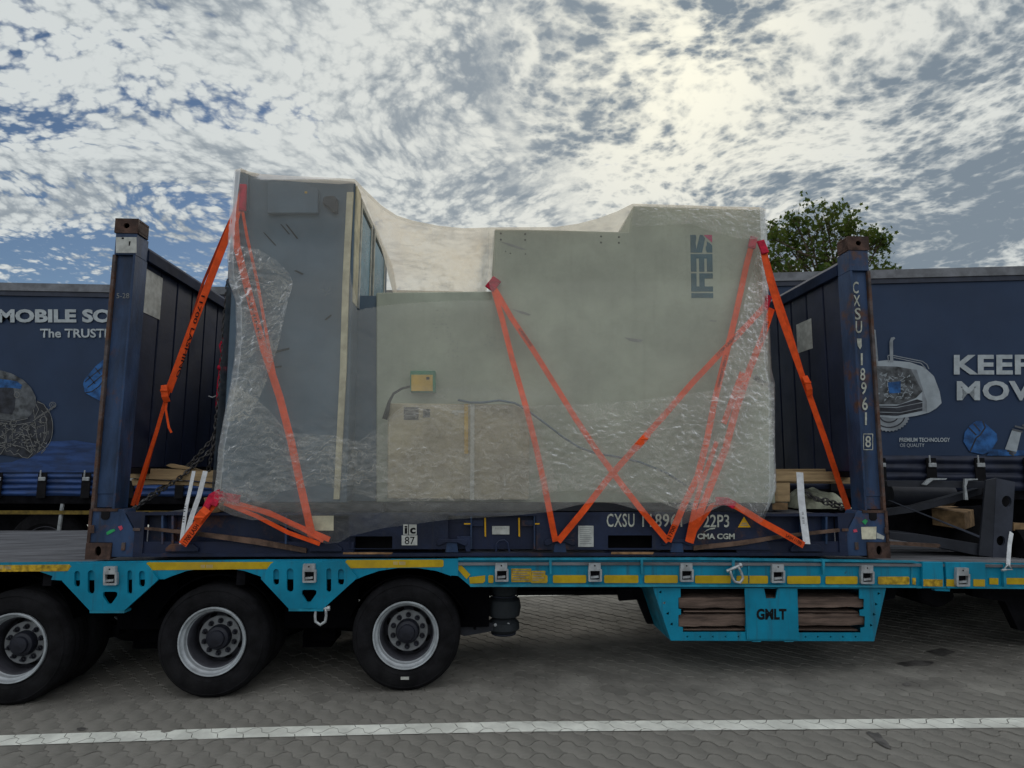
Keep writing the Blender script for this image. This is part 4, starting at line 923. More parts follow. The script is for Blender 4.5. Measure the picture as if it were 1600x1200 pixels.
# tall cream strip taped on the near edge of the block
mb = MB(); mb.pp([(542, 300), (552, 300), (545, 440), (541, 580), (530, 780), (521, 780), (531, 580), (535, 440)], Y1-.03, .02); part('edge_batten', mb, 'cream_strip', press)
# bed under everything
mb = MB(); mb.box(at(350, 790, .15).x, at(600, 790, .15).x, .10, 1.9, .335, .40); mb.box(at(600, 790, .3).x-.2, at(1205, 790, .3).x, .28, 1.9, .335, .40); part('base_skid', mb, 'charcoal', press)
mb = MB(); mb.rp(482, 806, 521, 829, -.012, .01); solo('plywood_pad', mb, 'cream_strip', 'small plywood pad under the plastic where two orange straps meet', 'pad')

# ------------------------------------------------------------------ plastic sheet
def interp(tab, x):
    if x <= tab[0][0]: return tab[0][1]
    for i in range(len(tab)-1):
        if x <= tab[i+1][0]:
            t = (x-tab[i][0])/(tab[i+1][0]-tab[i][0]); return tab[i][1]+(tab[i+1][1]-tab[i][1])*t
    return tab[-1][1]
def sm(a, b, x): t = max(0, min(1, (x-a)/(b-a))); return t*t*(3-2*t)
TOP = [(366, 266), (376, 263), (388, 268), (410, 272.5), (470, 276), (556, 280), (566, 290), (580, 303), (600, 321), (625, 337), (650, 345), (690, 353), (730, 357), (772, 355.5), (870, 355), (905, 350), (935, 342), (965, 331), (990, 318.5), (1060, 320.5), (1130, 323), (1190, 324), (1197, 328)]
BOT = [(332, 786), (345, 797), (365, 806), (395, 813), (415, 812), (445, 822), (480, 838), (510, 850), (530, 848), (548, 838), (600, 825), (700, 812), (800, 806), (860, 800), (900, 790), (935, 784), (965, 787), (1000, 797), (1040, 812), (1062, 822), (1085, 815), (1110, 800), (1130, 790), (1150, 790), (1170, 805), (1190, 818), (1198, 812), (1206, 790), (1212, 768)]
LEFT = [(264, 366), (300, 362), (340, 358), (400, 355), (440, 357), (470, 368), (520, 369), (560, 366), (600, 360), (650, 350), (700, 341), (740, 338), (786, 332)]
RIGHT = [(324, 1197), (380, 1199), (450, 1201), (520, 1203), (575, 1205), (600, 1211), (700, 1211), (760, 1213), (800, 1208)]
def fbase(px, py):
    blkd = Y1-.085; pl = Y2-.06
    yt = blkd+(pl-blkd)*(sm(545, 640, px) if py > 450 else sm(548, 770, px))
    if px < 545 and py < 400: yt -= .035*sm(376, 425, px)*(1-sm(525, 545, px))*sm(268, 284, py)*(1-sm(335, 385, py))
    if 590 < px < 935: yt = yt-(yt-.20)*sm(600, 640, py)*sm(590, 612, px)*(1-sm(826, 930, px))
    t = max(0, min(1, (py-440)/(800-440)))
    y = yt+(-.10-yt)*t
    return min(y, yt)
def wr(px, py, k=1.0):
    v = Vector((px*.018, py*.018, 0)); w_ = noise.noise(v)*.6; px, py = px*1.5, py*1.5
    a = noise.noise(Vector((px*.035+w_*2, py*.06+w_*3, 3.1))); b = noise.noise(Vector((px*.09+py*.05, py*.11-px*.04+w_, 7.7)))
    rid = 1-abs(noise.noise(Vector((px*.05+py*.03+w_*2, py*.05-px*.02, 1.3))))*2
    q_ = .45+.75*max(0, min(1, .5+1.3*noise.noise(Vector((px*.012, py*.014, 4.4)))))
    return k*q_*(a*.0065+b*.0034+max(0, rid)**3*.0068)
def zone(px, py):        # how crumpled the sheet is
    low = sm(610, 680, py+(15 if px > 1000 else 0)); left = 1-sm(375, 450, px+max(0, 400-py)*.6)
    return .03+.8*max(low, left)
wrap = thing('plastic_wrap', 'translucent plastic sheet draped over the whole press, its ragged hem hanging over the rail', 'plastic sheet', (3.1, .0, .2))
NU, NV = 330, 200
mb = MB(); front_top = []
for j in range(NV+1):
    v = j/NV
    for i in range(NU+1):
        u = i/NU; xt = 366+(1197-366)*u; xb = 332+(1212-332)*u
        yy = interp(TOP, xt)*(1-v)+interp(BOT, xb)*v
        Lx = interp(LEFT, yy); Rx = interp(RIGHT, yy); px = Lx+(Rx-Lx)*u
        Y = fbase(px, yy)-wr(px, yy, zone(px, yy))
        edge = min(u, 1-u); Y += .05*(1-min(1, edge/.012))
        p = at(px, yy, Y); mb.v.append(tuple(p))
        if j == 0: front_top.append(p)
for j in range(NV):
    for i in range(NU):
        a = j*(NU+1)+i
        qx, qy = 366+(1197-366)*(i+.5)/NU, interp(TOP, 366+(1197-366)*i/NU)*(1-j/NV)+786*j/NV
        if 556 < qx < 766 and qy < 462 and qy > interp(TOP, qx)+3: continue
        mb.f.append((a, a+1, a+NU+2, a+NU+1))
        cx = i/NU; cy = j/NV; mb.m.append(0)
mb.mats = ['film']; part('front_sheet', mb, None, wrap, smooth=True, recalc=False)
# top: swept to the back; back; two sides
YR = YB+.06
mb = MB(); n = len(front_top); NR = 14
for k in range(NR+1):
    t = k/NR
    for i, p in enumerate(front_top):
        y = p.y+(YR-p.y)*t; sag = -.05*math.sin(PI*t)*(1 if 80 < i < 250 else .1); ww = 366+(1197-366)*i/(n-1); nz = sm(556, 600, ww)*(1-sm(755, 772, ww)); zb = p.z+(2.17-p.z)*nz*min(1, t*1.25)**.9; mb.v.append((p.x, y, zb+.002+sag*(1-nz)+noise.noise(Vector((p.x*3, y*3, 5)))*(.012+.03*nz)*math.sin(PI*t)))
for k in range(NR):
    for i in range(n-1): a = k*n+i; mb.f.append((a, a+1, a+n+1, a+n)); mb.m.append(0)
mb.mats = ['film_milky']; part('top_sheet', mb, None, wrap, smooth=True, recalc=False)
mb = MB(); NB = 40
for j in range(NB+1):
    for i, p in enumerate(front_top):
        ww = 366+(1197-366)*i/(len(front_top)-1); nz = sm(556, 600, ww)*(1-sm(755, 772, ww)); zt_ = p.z+(2.17-p.z)*nz; z = zt_+(.25-zt_)*j/NB; mb.v.append((p.x, YR+noise.noise(Vector((p.x*2, z*2, 9)))*.03*min(1, j/3), z))
for j in range(NB):
    for i in range(n-1): a = j*n+i; mb.f.append((a, a+1, a+n+1, a+n)); mb.m.append(0)
mb.mats = ['film']; part('back_sheet', mb, None, wrap, smooth=True, recalc=False)
for xf, i0 in ((0, 0), (1, -1)):
    mb = MB(); p = front_top[i0]
    for j in range(31):
        for k in range(21):
            z = p.z+(.30-p.z)*j/30; y = p.y+.03+(YR-p.y-.03)*k/20; x = p.x-(.0 if xf else .03)*(j/30)+noise.noise(Vector((y*3, z*3, 2+xf)))*.03*min(1, k/3, (20-k)/3)
            mb.v.append((x, y, z))
    for j in range(30):
        for k in range(20): a = j*21+k; mb.f.append((a, a+1, a+22, a+21)); mb.m.append(0)
    mb.mats = ['film_crumpled']; part('side_sheet', mb, None, wrap, smooth=True, recalc=False)
# second, crumpled layers: lower wrap, left patch, top right patch
def patch(top, bot, x0, x1, nu, nv, k, lift, name='overlap_sheet', left=None):
    mb = MB()
    for j in range(nv+1):
        for i in range(nu+1):
            px = x0+(x1-x0)*i/nu; a = interp(top, px); b = interp(bot, px); yy = a+(b-a)*j/nv
            if left: px = px+(interp(left, yy)-x0)*(1-i/nu)
            if px < 420: px = max(px, interp(LEFT, yy)+1.5)
            if px > 1150: px = min(px, interp(RIGHT, yy)-1.5)
            ed = min(1, min(j, nv-j)/3)
            Y = fbase(px, yy)-lift-wr(px, yy, zone(px, yy))-wr(px*1.7+50, yy*1.7, k)*ed
            mb.v.append(tuple(at(px, yy, Y)))
    for j in range(nv):
        for i in range(nu): a = j*(nu+1)+i; mb.f.append((a, a+1, a+nu+2, a+nu+1)); mb.m.append(0)
    mb.mats = ['film_crumpled']; return part(name, mb, None, wrap, smooth=True, recalc=False)
bl = [(x, y-3 if x < 900 else y-4) for x, y in BOT]
patch([(336, 640), (370, 600), (420, 640), (450, 676), (520, 680), (560, 690), (600, 660), (630, 632), (830, 634), (900, 632), (1000, 626), (1100, 612), (1200, 596), (1212, 598)],
      [(332, 784), (400, 795), (440, 768), (500, 758), (545, 768), (600, 783), (830, 781), (860, 770), (930, 765), (1000, 772), (1070, 800), (1110, 790), (1150, 786), (1190, 812), (1212, 764)], 334, 1212, 300, 90, .9, .004)
patch([(354, 395), (375, 385), (405, 390), (430, 405), (450, 425), (457, 440)], [(354, 660), (390, 655), (415, 600), (435, 540), (450, 470), (457, 446)], 355, 457, 60, 110, .9, .005)
patch([(985, 320.5), (1060, 321), (1195, 326)], [(985, 355), (1040, 352), (1080, 350), (1110, 362), (1150, 372), (1195, 375)], 987, 1196, 80, 30, .45, .004)
patch([(1150, 384), (1200, 384)], [(1150, 640), (1200, 640)], 1150, 1200, 40, 110, .7, .006, left=[(384, 1186), (470, 1164), (560, 1138), (640, 1112)])

# ------------------------------------------------------------------ webbing, chains
WEB = 'orange ratchet straps over the press'
def lerp_path(pts, n=4):
    out = []
    for i in range(len(pts)-1):
        for k in range(n): out.append(tuple(pts[i][q]+(pts[i+1][q]-pts[i][q])*k/n for q in range(3)))
    out.append(pts[-1]); return out
def under(px, py):           # depth of webbing that runs just behind the sheet and clears the machine
    y = fbase(min(max(px, 368), 1197), min(py, 812))+.030
    return y if py < 812 else y+(SB-y)*min(1, (py-812)/32)
def strap(pts, label, w_=.045, m='orange', print_=None, sleeves=(), ratchet=None, name='ratchet_strap', cat='strap', group=WEB, th=.004, twist=None, extra=(), hook=None, und=False):
    if und:
        U_ = lambda P, d=0: [(a, b, under(a, b)+d) for a, b, _ in P]
        pts = U_(lerp_path(pts)); extra = [(U_(lerp_path(e[0]), .004), e[1]) for e in extra]; sleeves = [(U_(s[0], -.004), s[1]) for s in sleeves]
        print_ = [((a[0], a[1], under(*a[:2])-.002), (b[0], b[1], under(*b[:2])-.002), t_, f_) for a, b, t_, f_ in (print_ or [])]
        if ratchet: ratchet = (U_([ratchet[0]])[0], U_([ratchet[1]])[0], *ratchet[2:])
    P3 = [at(*p) for p in lerp_path(pts)]
    low = min(P3, key=lambda p: p.z); t = thing(name, label, cat, low, group)
    mb = MB(); mb.ribbon(P3, w_, th, twist=twist)
    for e in extra:
        mb.ribbon([at(*p) for p in lerp_path(e[0])], e[1], th, twist=twist)
    part('webbing', mb, m, t)
    mb = MB()
    for s in sleeves:
        mb.ribbon([at(*p) for p in lerp_path(s[0])], s[1], .02)
    if sleeves: part('corner_sleeve', mb, 'red', t, bevel=.004)
    if print_:
        for (a, b, txt, f) in print_:
            A = at(*a); B = at(*b); dv = (B-A); up = dv.cross(Vector((0, 1, 0))).normalized()*w_*f
            if up.z < 0 and abs(dv.x) > abs(dv.z)*3: up = -up
            text_on('strap_print', txt, A-up*.5+Vector((0, -.006, 0)), dv, up, 'ink', t, bold=.01)
    if ratchet:
        a, b, wd, mm = ratchet; A = at(*a); B = at(*b); d = (B-A); q = MB()
        q.ribbon([A+Vector((0, -.01, 0)), A+d*.3+Vector((0, -.03, 0)), A+d*.7+Vector((0, -.032, 0)), B+Vector((0, -.01, 0))], wd, .012)
        q.tube([A+d*.35-Vector((wd*.55, .03, -.0)), A+d*.35+Vector((wd*.55, -.03, 0))], .012, 8); part('ratchet', q, mm, t, bevel=.002)
    return t
SB = -.035
strap([(380, 302, .10), (362, 350, .10), (331, 430, .13), (297, 520, .18), (263, 612, .25)], 'knotted orange strap from the top left corner of the press past the left end wall', .058,
      print_=[((318, 462, .14), (278, 590, .225), '11700 LASHING', .5)], extra=[([(263, 612, .25), (243, 680, .28), (207, 790, .36)], .030), ([(263, 612, .25), (246, 672, .29), (214, 789, .38)], .018), ([(262, 615, .24), (259, 640, .235), (264, 668, .235), (268, 676, .235)], .016)],
      ratchet=((258, 602, .22), (262, 628, .24), .05, 'orange'))
strap([(378, 305, .12), (352, 360, .14), (318, 440, .3), (268, 598, .5), (250, 660, .55), (222, 760, .62), (212, 788, .62)], 'thin edge-on orange strap running behind the broad left one', .020, 'orange_dark')
strap([(381, 292, .06), (367, 345, .055), (370, 385, .05), (392, 470, .045), (412, 545, .02), (437, 620, 0), (455, 690, -.01), (470, 760, -.02), (489, 842, SB)], 'orange strap under the plastic down the front of the dark left block', .055,
      sleeves=[([(380, 288, .055), (379, 330, .053)], .055)], print_=[((385, 450, .038), (408, 530, .018), 'LASHING', .4)], und=True)
strap([(379, 330, .06), (386, 370, .055), (402, 440, .05), (418, 530, .03), (432, 600, .01), (452, 670, 0), (461, 715, -.01), (483, 838, SB+.006)], 'narrow orange strap just right of the one down the dark left block', .022, und=True)
strap([(285, 851, SB-.05), (300, 830, SB-.05), (318, 806, SB-.05), (336, 783, SB-.03), (346, 777, SB)], 'short orange strap with ratchet and red sleeve below the left corner of the press', .062,
      print_=[((287, 851, SB-.05), (309, 820, SB-.05), '11700 LASH', .55)], sleeves=[([(320, 798, SB-.06), (331, 776, SB-.05), (345, 769, SB-.045)], .05), ([(333, 790, SB-.065), (341, 775, SB-.05), (350, 772, SB-.04)], .05)],
      ratchet=((309, 815, SB-.055), (325, 795, SB-.055), .062, 'orange'), hook=True)
strap([(345, 779, SB+.01), (380, 790, SB), (420, 801, SB), (460, 820, SB), (515, 843, SB-.02)], 'orange strap slanting under the plastic hem from the left corner to the plywood pad', .038,
      sleeves=[([(343, 775, SB-.01), (375, 780, SB-.01)], .06)], extra=[([(350, 786, SB), (400, 806, SB-.02), (450, 832, SB-.02), (500, 850, SB-.03)], .03), ([(395, 795, SB), (450, 815, SB-.005), (505, 846, SB-.03)], .02)])
strap([(770, 447, Y2-.06), (785, 500, .28), (800, 560, .22), (822, 637, .14), (838, 700, .07), (852, 765, .02), (868, 846, SB)], 'steep orange strap from the notch corner down to the middle lashing point', .045, sleeves=[([(777, 436, Y2-.08), (764, 452, Y2-.075)], .085)], und=True)
strap([(771, 448, Y2-.065), (800, 498, .28), (835, 550, .22), (866, 600, .17), (900, 655, .12), (935, 708, .07), (975, 762, .03), (1005, 800, -.01), (1044, 846, SB)], 'long orange strap from the notch corner slanting right to the second lashing point', .045, print_=[((812, 514, .255), (830, 540, .23), 'LASHING', .45)], und=True)
strap([(1199, 474, Y2-.09), (1175, 500, .27), (1132, 545, .22), (1080, 600, .17), (1035, 652, .13), (1001, 690, .09), (950, 748, .04), (910, 800, 0), (872, 846, SB)], 'long orange strap crossing the front from the right edge to the middle lashing point', .048,
      sleeves=[([(1202, 462, Y2-.09), (1195, 484, Y2-.095)], .05)], ratchet=((1012, 678, .095), (990, 702, .08), .055, 'orange'), print_=[((1120, 555, .205), (1155, 520, .235), '11700 LASHING', .45)], und=True)
strap([(1177, 374, Y2-.06), (1166, 415, .29), (1150, 490, .24), (1134, 555, .20), (1118, 620, .14), (1104, 690, .09), (1090, 745, .04), (1068, 790, 0), (1044, 846, SB-.012)], 'orange strap from the top right sleeve bending left to the second lashing point', .050,
      sleeves=[([(1178, 370, Y2-.062), (1174, 388, Y2-.066)], .065)], print_=[((1134, 556, .19), (1122, 605, .145), '11700 LASHING', .42), ((1044, 842, SB-.02), (1053, 822, SB-.012), '11700', .6)], und=True)
strap([(1206, 482, Y2-.08), (1192, 525, .25), (1172, 575, .19), (1150, 640, .13), (1134, 700, .08), (1118, 740, .05), (1100, 785, .01), (1086, 820, -.02), (1078, 848, SB-.015)], 'broad orange strap down the right edge of the press to the bright anchor end', .055, print_=[((1187, 540, .22), (1199, 502, .25), '11700 LASHING', .42)], und=True)
strap([(1160, 582, .17), (1142, 630, .13), (1131, 662, .10)], 'folded loose end of orange webbing high on the right of the press', .045, group=WEB, und=True)
strap([(1120, 690, .06), (1096, 755, .03), (1086, 790, .0), (1074, 846, SB-.005)], 'narrow orange strap between the two broad ones at the right anchor', .035, und=True)
strap([(1190, 380, Y2-.12), (1195, 405, Y2-.14), (1203, 440, .22), (1218, 490, .22), (1242, 556, .24), (1262, 610, .27), (1290, 690, .31), (1325, 796, .38)], 'orange strap from the top right corner down in front of the right end wall', .050,
      sleeves=[([(1188, 376, Y2-.13), (1196, 396, Y2-.15)], .065)], extra=[([(1196, 395, Y2-.10), (1210, 445, .27), (1232, 510, .30), (1256, 590, .30)], .030), ([(1290, 692, .33), (1312, 748, .40), (1328, 795, .45)], .02)], ratchet=((1256, 588, .25), (1264, 618, .26), .05, 'orange'))
strap([(1140, 785, SB-.02), (1163, 798, SB-.05), (1190, 815, SB-.055), (1225, 834, SB-.05), (1256, 852, SB-.03)], 'short orange strap slanting down right from the red sleeve under the hem', .050,
      sleeves=[([(1118, 783, SB-.02), (1135, 783, SB-.03), (1148, 790, SB-.035)], .06)], print_=[((1228, 836, SB-.055), (1252, 849, SB-.038), 'LASH 11700', .5)], extra=[([(1135, 783, SB), (1112, 790, SB), (1085, 830, SB)], .035)])
WW = 'white straps holding the timbers'
strap([(303, 736, .05), (297, 765, .03), (291, 792, 0), (283, 850, SB-.03)], 'narrow white strap, left one of the pair below the left timber', .026, 'white_web', name='white_strap', group=WW, print_=[((290, 790, -.01), (287, 816, -.03), '||| |||', .4)])
strap([(321, 736, .05), (311, 775, .02), (300, 806, 0), (287, 850, SB-.025)], 'white strap, right one of the pair below the left timber', .036, 'white_web', name='white_strap', group=WW)
strap([(1249.5, 738, .05), (1252, 780, .02), (1256, 815, -.01), (1260.5, 850, SB-.02)], 'broad white strap hanging from the right timber to the rail', .055, 'white_web', name='white_strap', group=WW, print_=[((1253.5, 800, -.02), (1255, 818, -.03), '||| || |||', .3)])
t = strap([(1580.5, 832, -.02), (1577.5, 850, -.06), (1575, 884, -.15)], 'white strap hooked over the trailer edge at the far right', .034, 'white_web', name='white_strap', group=WW)
mb = MB(); mb.tube([at(*p) for p in ((1575, 882, -.165), (1568, 890, -.165), (1582, 890, -.165), (1575, 882, -.165))], .006, 6); mb.tube([at(1565, 891, -.165), at(1572, 890, -.165)], .009, 6); part('hook', mb, 'galv', t)
def chain(pts, label, link=.042, r_=.0065, m='chain', cat='chain', group=None):
    P3 = [at(*p) for p in pts]; seg = []; tot = 0
    mb = MB(); s = 0; k = 0
    lens = [(P3[i+1]-P3[i]).length for i in range(len(P3)-1)]; T_ = sum(lens)
    while s < T_:
        a = s; i = 0
        while i < len(lens)-1 and a > lens[i]: a -= lens[i]; i += 1
        d = (P3[i+1]-P3[i]).normalized(); c = P3[i]+d*a
        sd = d.cross(Vector((0, 1, 0))).normalized(); ot = d.cross(sd)
        q = sd if k % 2 else ot; q = (q+ot*random.uniform(-.3, .3)+sd*random.uniform(-.3, .3)).normalized()
        loop = []
        for j in range(9):
            t_ = 2*PI*j/8; loop.append(c+d*math.cos(t_)*link*.62+q*math.sin(t_)*link*.34)
        mb.tube(loop, r_, 5, cap=False); s += link*.86; k += 1
    return solo('lashing_chain', mb, m, label, cat, group, smooth=True)
CG = 'steel lashing chains'
chain([(356, 441, .34), (351, 500, .36), (346, 580, .38), (340, 640, .40), (333, 700, .44), (325, 738, .50)], 'black chain hanging down the left edge of the wrapped press', group=CG)
chain([(364, 455, .40), (358, 540, .42), (348, 620, .45), (340, 700, .50)], 'second black chain partly hidden behind the left edge of the plastic', group=CG)
chain([(338, 678, .62), (318, 702, .58), (300, 722, .55), (285, 738, .55)], 'upper of the two slanting chains above the left timber', group=CG)
chain([(340, 692, .55), (325, 708, .52), (305, 726, .50), (287, 742, .47), (255, 765, .48), (228, 782, .5), (208, 796, .5)], 'long slanting chain passing the left timber down to the corner', group=CG)
chain([(265, 752, .56), (240, 770, .56), (213, 794, .56)], 'short chain beside the long slanting one at the left corner', group=CG)
chain([(1258, 768, .5), (1275, 780, .45), (1295, 788, .4), (1312, 794, .42), (1330, 797, .45)], 'chain lying under the right timber', group=CG)
chain([(1268, 778, .55), (1290, 781, .5), (1318, 790, .5)], 'short chain end lying behind the other one under the right timber', group=CG)
# red load binder on the left chains
c = at(350, 575, .42); t = thing('load_binder', 'red chain load binder with a short handle beside the left edge of the plastic', 'load binder', at(341, 640, .48))
mb = MB(); mb.tube([at(*p) for p in ((354, 525, .43), (346, 540, .43), (349, 552, .43), (345, 575, .44))], .022, 8); mb.tube([at(*p) for p in ((345, 575, .44), (343, 598, .45), (341, 622, .46), (338, 638, .47))], [.014, .020, .018, .010], 8); part('binder_body', mb, 'red', t, smooth=True)
mb = MB(); mb.tube([at(*p) for p in ((342, 574, .40), (350, 576, .39), (366, 578, .36))], [.024, .018, .020], 8); part('binder_handle', mb, 'red', t, smooth=True)
mb = MB(); mb.tube([at(*p) for p in ((326, 619, .47), (332, 621, .46), (338, 618, .46))], .005, 6); part('binder_pin', mb, 'galv', t)

# ------------------------------------------------------------------ timbers on the rack
def timber(px, Y, d, label, m='wood', **k):
    mb = MB(); mb.pp(px, Y, d); return solo('timber', mb, m, label, 'timber', 'loose timbers on the flat rack', bevel=.003, **k)
timber([(201, 732), (262, 733), (300, 735), (352, 735), (352, 756), (300, 751), (262, 750), (236, 749), (201, 747)], .50, .14, 'long pale pine beam crossing the gap under the left end wall')
timber([(205, 748.5), (236, 750), (262, 751.5), (300, 753), (345, 757), (345, 765), (322, 762), (300, 758.5), (240, 757), (207, 759)], .53, .12, 'second pine beam under the long one at the left end')
mb = MB(); mb.pp([(259, 727), (266, 724.5), (275, 726), (300, 731), (312, 734), (290, 733.5), (268, 731)], .52, .05); solo('wood_splinter', mb, 'wood', 'split sliver of pine standing up on the left beam', 'wood piece')
timber([(318, 778), (328, 776), (345, 790), (344, 800), (332, 802), (322, 795)], .02, .08, 'small pine wedge beside the red sleeve at the left corner', 'wood_end')
timber([(1206, 737), (1334, 737), (1334.5, 752.5), (1206, 752.5)], .42, .10, 'pale pine beam reaching from the press to the right post')
timber([(1206, 733), (1334, 732.5), (1335, 756), (1206, 755)], .60, .10, 'second pine beam directly behind the pale right one', 'wood')
timber([(1211, 754), (1234.5, 754), (1234.5, 784), (1211, 784)], .43, .12, 'upright pine block under the left end of the right beam')
timber([(1196, 785), (1231.5, 786), (1231, 797), (1196, 796.5)], .40, .2, 'flat brown block below the upright pine block', 'wood_end')
mb = MB(); rr_ = random.Random(4)
pts = [(1236, 775), (1260, 763), (1290, 770), (1306, 777), (1322, 795), (1236, 797)]
for k in range(len(pts)): pass
NXs = 26; a0 = at(1236, 790, .75); a1 = at(1325, 790, .75)
for j in range(9):
    for i in range(NXs):
        u = i/(NXs-1); v = j/8; x = a0.x+(a1.x-a0.x)*u; y = .60+.5*v; h = .17*math.sin(PI*min(1, u*1.05))**.5*math.sin(PI*v)**.6
        mb.v.append((x, y, .335+max(0, h*(1+.5*noise.noise(Vector((x*9, y*9, 1)))))))
for j in range(8):
    for i in range(NXs-1): a = j*NXs+i; mb.f.append((a, a+1, a+NXs+1, a+NXs)); mb.m.append(0)
solo('tarpaulin_bundle', mb, 'sack', 'crumpled grey-green sheet lying on the rack floor behind the right chain', 'tarpaulin', smooth=True)

# ------------------------------------------------------------------ steel parts lying on the deck at the right
st = thing('steel_support', 'dark grey steel support with round holes standing on the deck at the far right', 'steel frame', (7.05, .55, -.04))
Yp = .30
mb = MB(); mb.pp([(1541, 747), (1583, 752), (1586, 754), (1576, 868), (1556, 873), (1530, 868), (1531, 752)], Yp+.03, .03)
def holep(cx_, cy_, r_): return [(cx_+r_*.85*math.cos(2*PI*k/16), cy_+r_*math.sin(2*PI*k/16)) for k in range(16)]
plate('upright_plate', [[(1557, 747), (1586, 753), (1579, 871), (1551, 872)], holep(1573, 783.5, 9), holep(1564, 845, 8)], Yp, .02, 'charcoal_light', st, bevel=.003)
mb = MB(); mb.pp([(1541, 750), (1558, 746.5), (1552, 871), (1530, 868)], Yp+.002, .02); part('upright_flange', mb, 'charcoal', st, bevel=.003)
mb = MB(); mb.pp([(1557, 760), (1585, 765), (1580, 862), (1553, 862)], Yp+.06, .01); part('inner_web', mb, 'ink', st)
mb = MB(); mb.pp([(1385, 751), (1541, 752), (1541, 763), (1387, 760)], Yp+.12, .10); part('top_bar', mb, 'charcoal', st)
mb = MB(); mb.pp([(1390, 831), (1440, 835), (1531, 850), (1553, 872), (1531, 869), (1450, 852), (1390, 842)], Yp+.03, .3); part('base_plate', mb, 'charcoal', st, bevel=.003)
mb = MB(); mb.pp([(1384, 796), (1430, 790), (1480, 777), (1534, 762), (1534, 772), (1480, 788), (1430, 800), (1386, 806)], Yp+.20, .08); part('brace', mb, 'charcoal', st)
mb = MB(); mb.pp([(1389, 782), (1392, 782), (1531, 837), (1530, 840)], Yp-.01, .02); part('diagonal_bar', mb, 'charcoal_light', st); 
mb = MB(); mb.pp([(1384, 800), (1534, 790), (1534, 850), (1384, 836)], Yp+.55, .02); part('back_plate', mb, 'black', st)
mb = MB(); a = at(1386, 772, .75); b = at(1484, 775, .75); mb.lathe([(0, 0), (.10, 0), (.105, .01), (.105, b.x-a.x-.01), (.10, b.x-a.x), (0, b.x-a.x)], (a.x, .75, a.z), 28, 'x'); solo('steel_roller', mb, 'charcoal', 'dark round steel roller lying behind the right post', 'roller', smooth=30)
mb = MB(); a = at(1588, 850, .3); mb.lathe([(0, 0), (.13, 0), (.13, .8), (0, .8)], (a.x, .35, a.z), 28, 'x'); solo('steel_roller', mb, 'black', 'black round roller on the deck at the right edge of the picture', 'roller', smooth=30)
mb = MB(); mb.pp([(1584, 817), (1640, 820), (1640, 828), (1584, 829)], .3, .08); solo('timber', mb, 'wood_end', 'pale wooden batten right of the dark steel support', 'timber', 'loose timbers on the flat rack')
mb = MB(); A = [at(1455, 794, .78), at(1474, 789, 1.0), at(1524, 795, .9), at(1506, 801, .62)]
mb.add([tuple(p) for p in A]+[(p.x, p.y, p.z-.15) for p in A], [(0, 1, 2, 3), (7, 6, 5, 4), (0, 4, 5, 1), (1, 5, 6, 2), (2, 6, 7, 3), (3, 7, 4, 0)]); solo('timber', mb, 'wood_end', 'weathered square timber block between the bars of the dark steel support', 'timber', 'loose timbers on the flat rack', bevel=.004)
mb = MB(); mb.pp([(1391, 846), (1468, 850), (1470, 853), (1466, 856), (1391, 851)], .18, .03); solo('wooden_lath', mb, 'rust_bar', 'brown lath lying on the deck right of the flat rack corner', 'lath')
for q, lab in (([(1442, 757), (1450, 749), (1456, 747), (1480, 747.5), (1478, 749.5), (1458, 750), (1448, 758)], 'bent galvanised bracket lying on the dark bar, the left one'), ([(1508, 748), (1528, 748), (1528, 750), (1513, 750.5), (1510, 760), (1513, 781), (1508, 781), (1507, 760)], 'bent galvanised bracket hooked over the dark bar, the right one')):
    mb = MB(); mb.pp(q, Yp+.08, .02); solo('bracket', mb, 'galv', lab, 'bracket')

# ------------------------------------------------------------------ curtain-sided trailers behind
def side_frame_of(P0, d, name, label):
    d = Vector((d[0], d[1], 0)).normalized(); n = Vector((d.y, -d.x, 0))
    o = thing(name, label, 'trailer', (P0[0], P0[1], -LIFT), 'curtain-sided trailers parked behind')
    o.rotation_euler = (0, 0, math.atan2(d.y, d.x))
    P0 = Vector((P0[0], P0[1], 0))
    def uv(px, py):           # photograph point on the side of this trailer -> local (s, z)
        r = ray(px, py); t = (P0-CAM).dot(n)/r.dot(n); h = CAM+r*t; return ((h-P0).dot(d), h.z+LIFT)
    return o, uv
def lpart(name, mb, m, parent, depth_off=0, **k):
    if m and not mb.mats: mb.mats = [m]
    return link_mesh(name, mb.mesh(name), parent, loc=(0, 0, 0), **k)
def lp_poly(mb, uv, pts, y, depth=.003): mb.prism([(uv(a, b)[0], y, uv(a, b)[1]) for a, b in pts], (0, depth, 0)); return mb
def ltext(uv, s, x0, y0, x1, y1, y, m, parent, bold=0, spacing=1.0, nm='curtain_print'):
    bl = uv(x0, y1); br = uv(x1, y1); tl = uv(x0, y0); O = Vector((bl[0], y, bl[1]))
    me = text_mesh(s, bold, spacing=spacing); ux = Vector((br[0]-bl[0], 0, br[1]-bl[1])); uz = Vector((tl[0]-bl[0], 0, tl[1]-bl[1]))
    for v in me.vertices: v.co = O+ux*v.co.x+uz*v.co.y
    me.materials.clear(); me.materials.append(MATS[m]); return link_mesh(nm, me, parent, loc=(0, 0, 0), recalc=False)
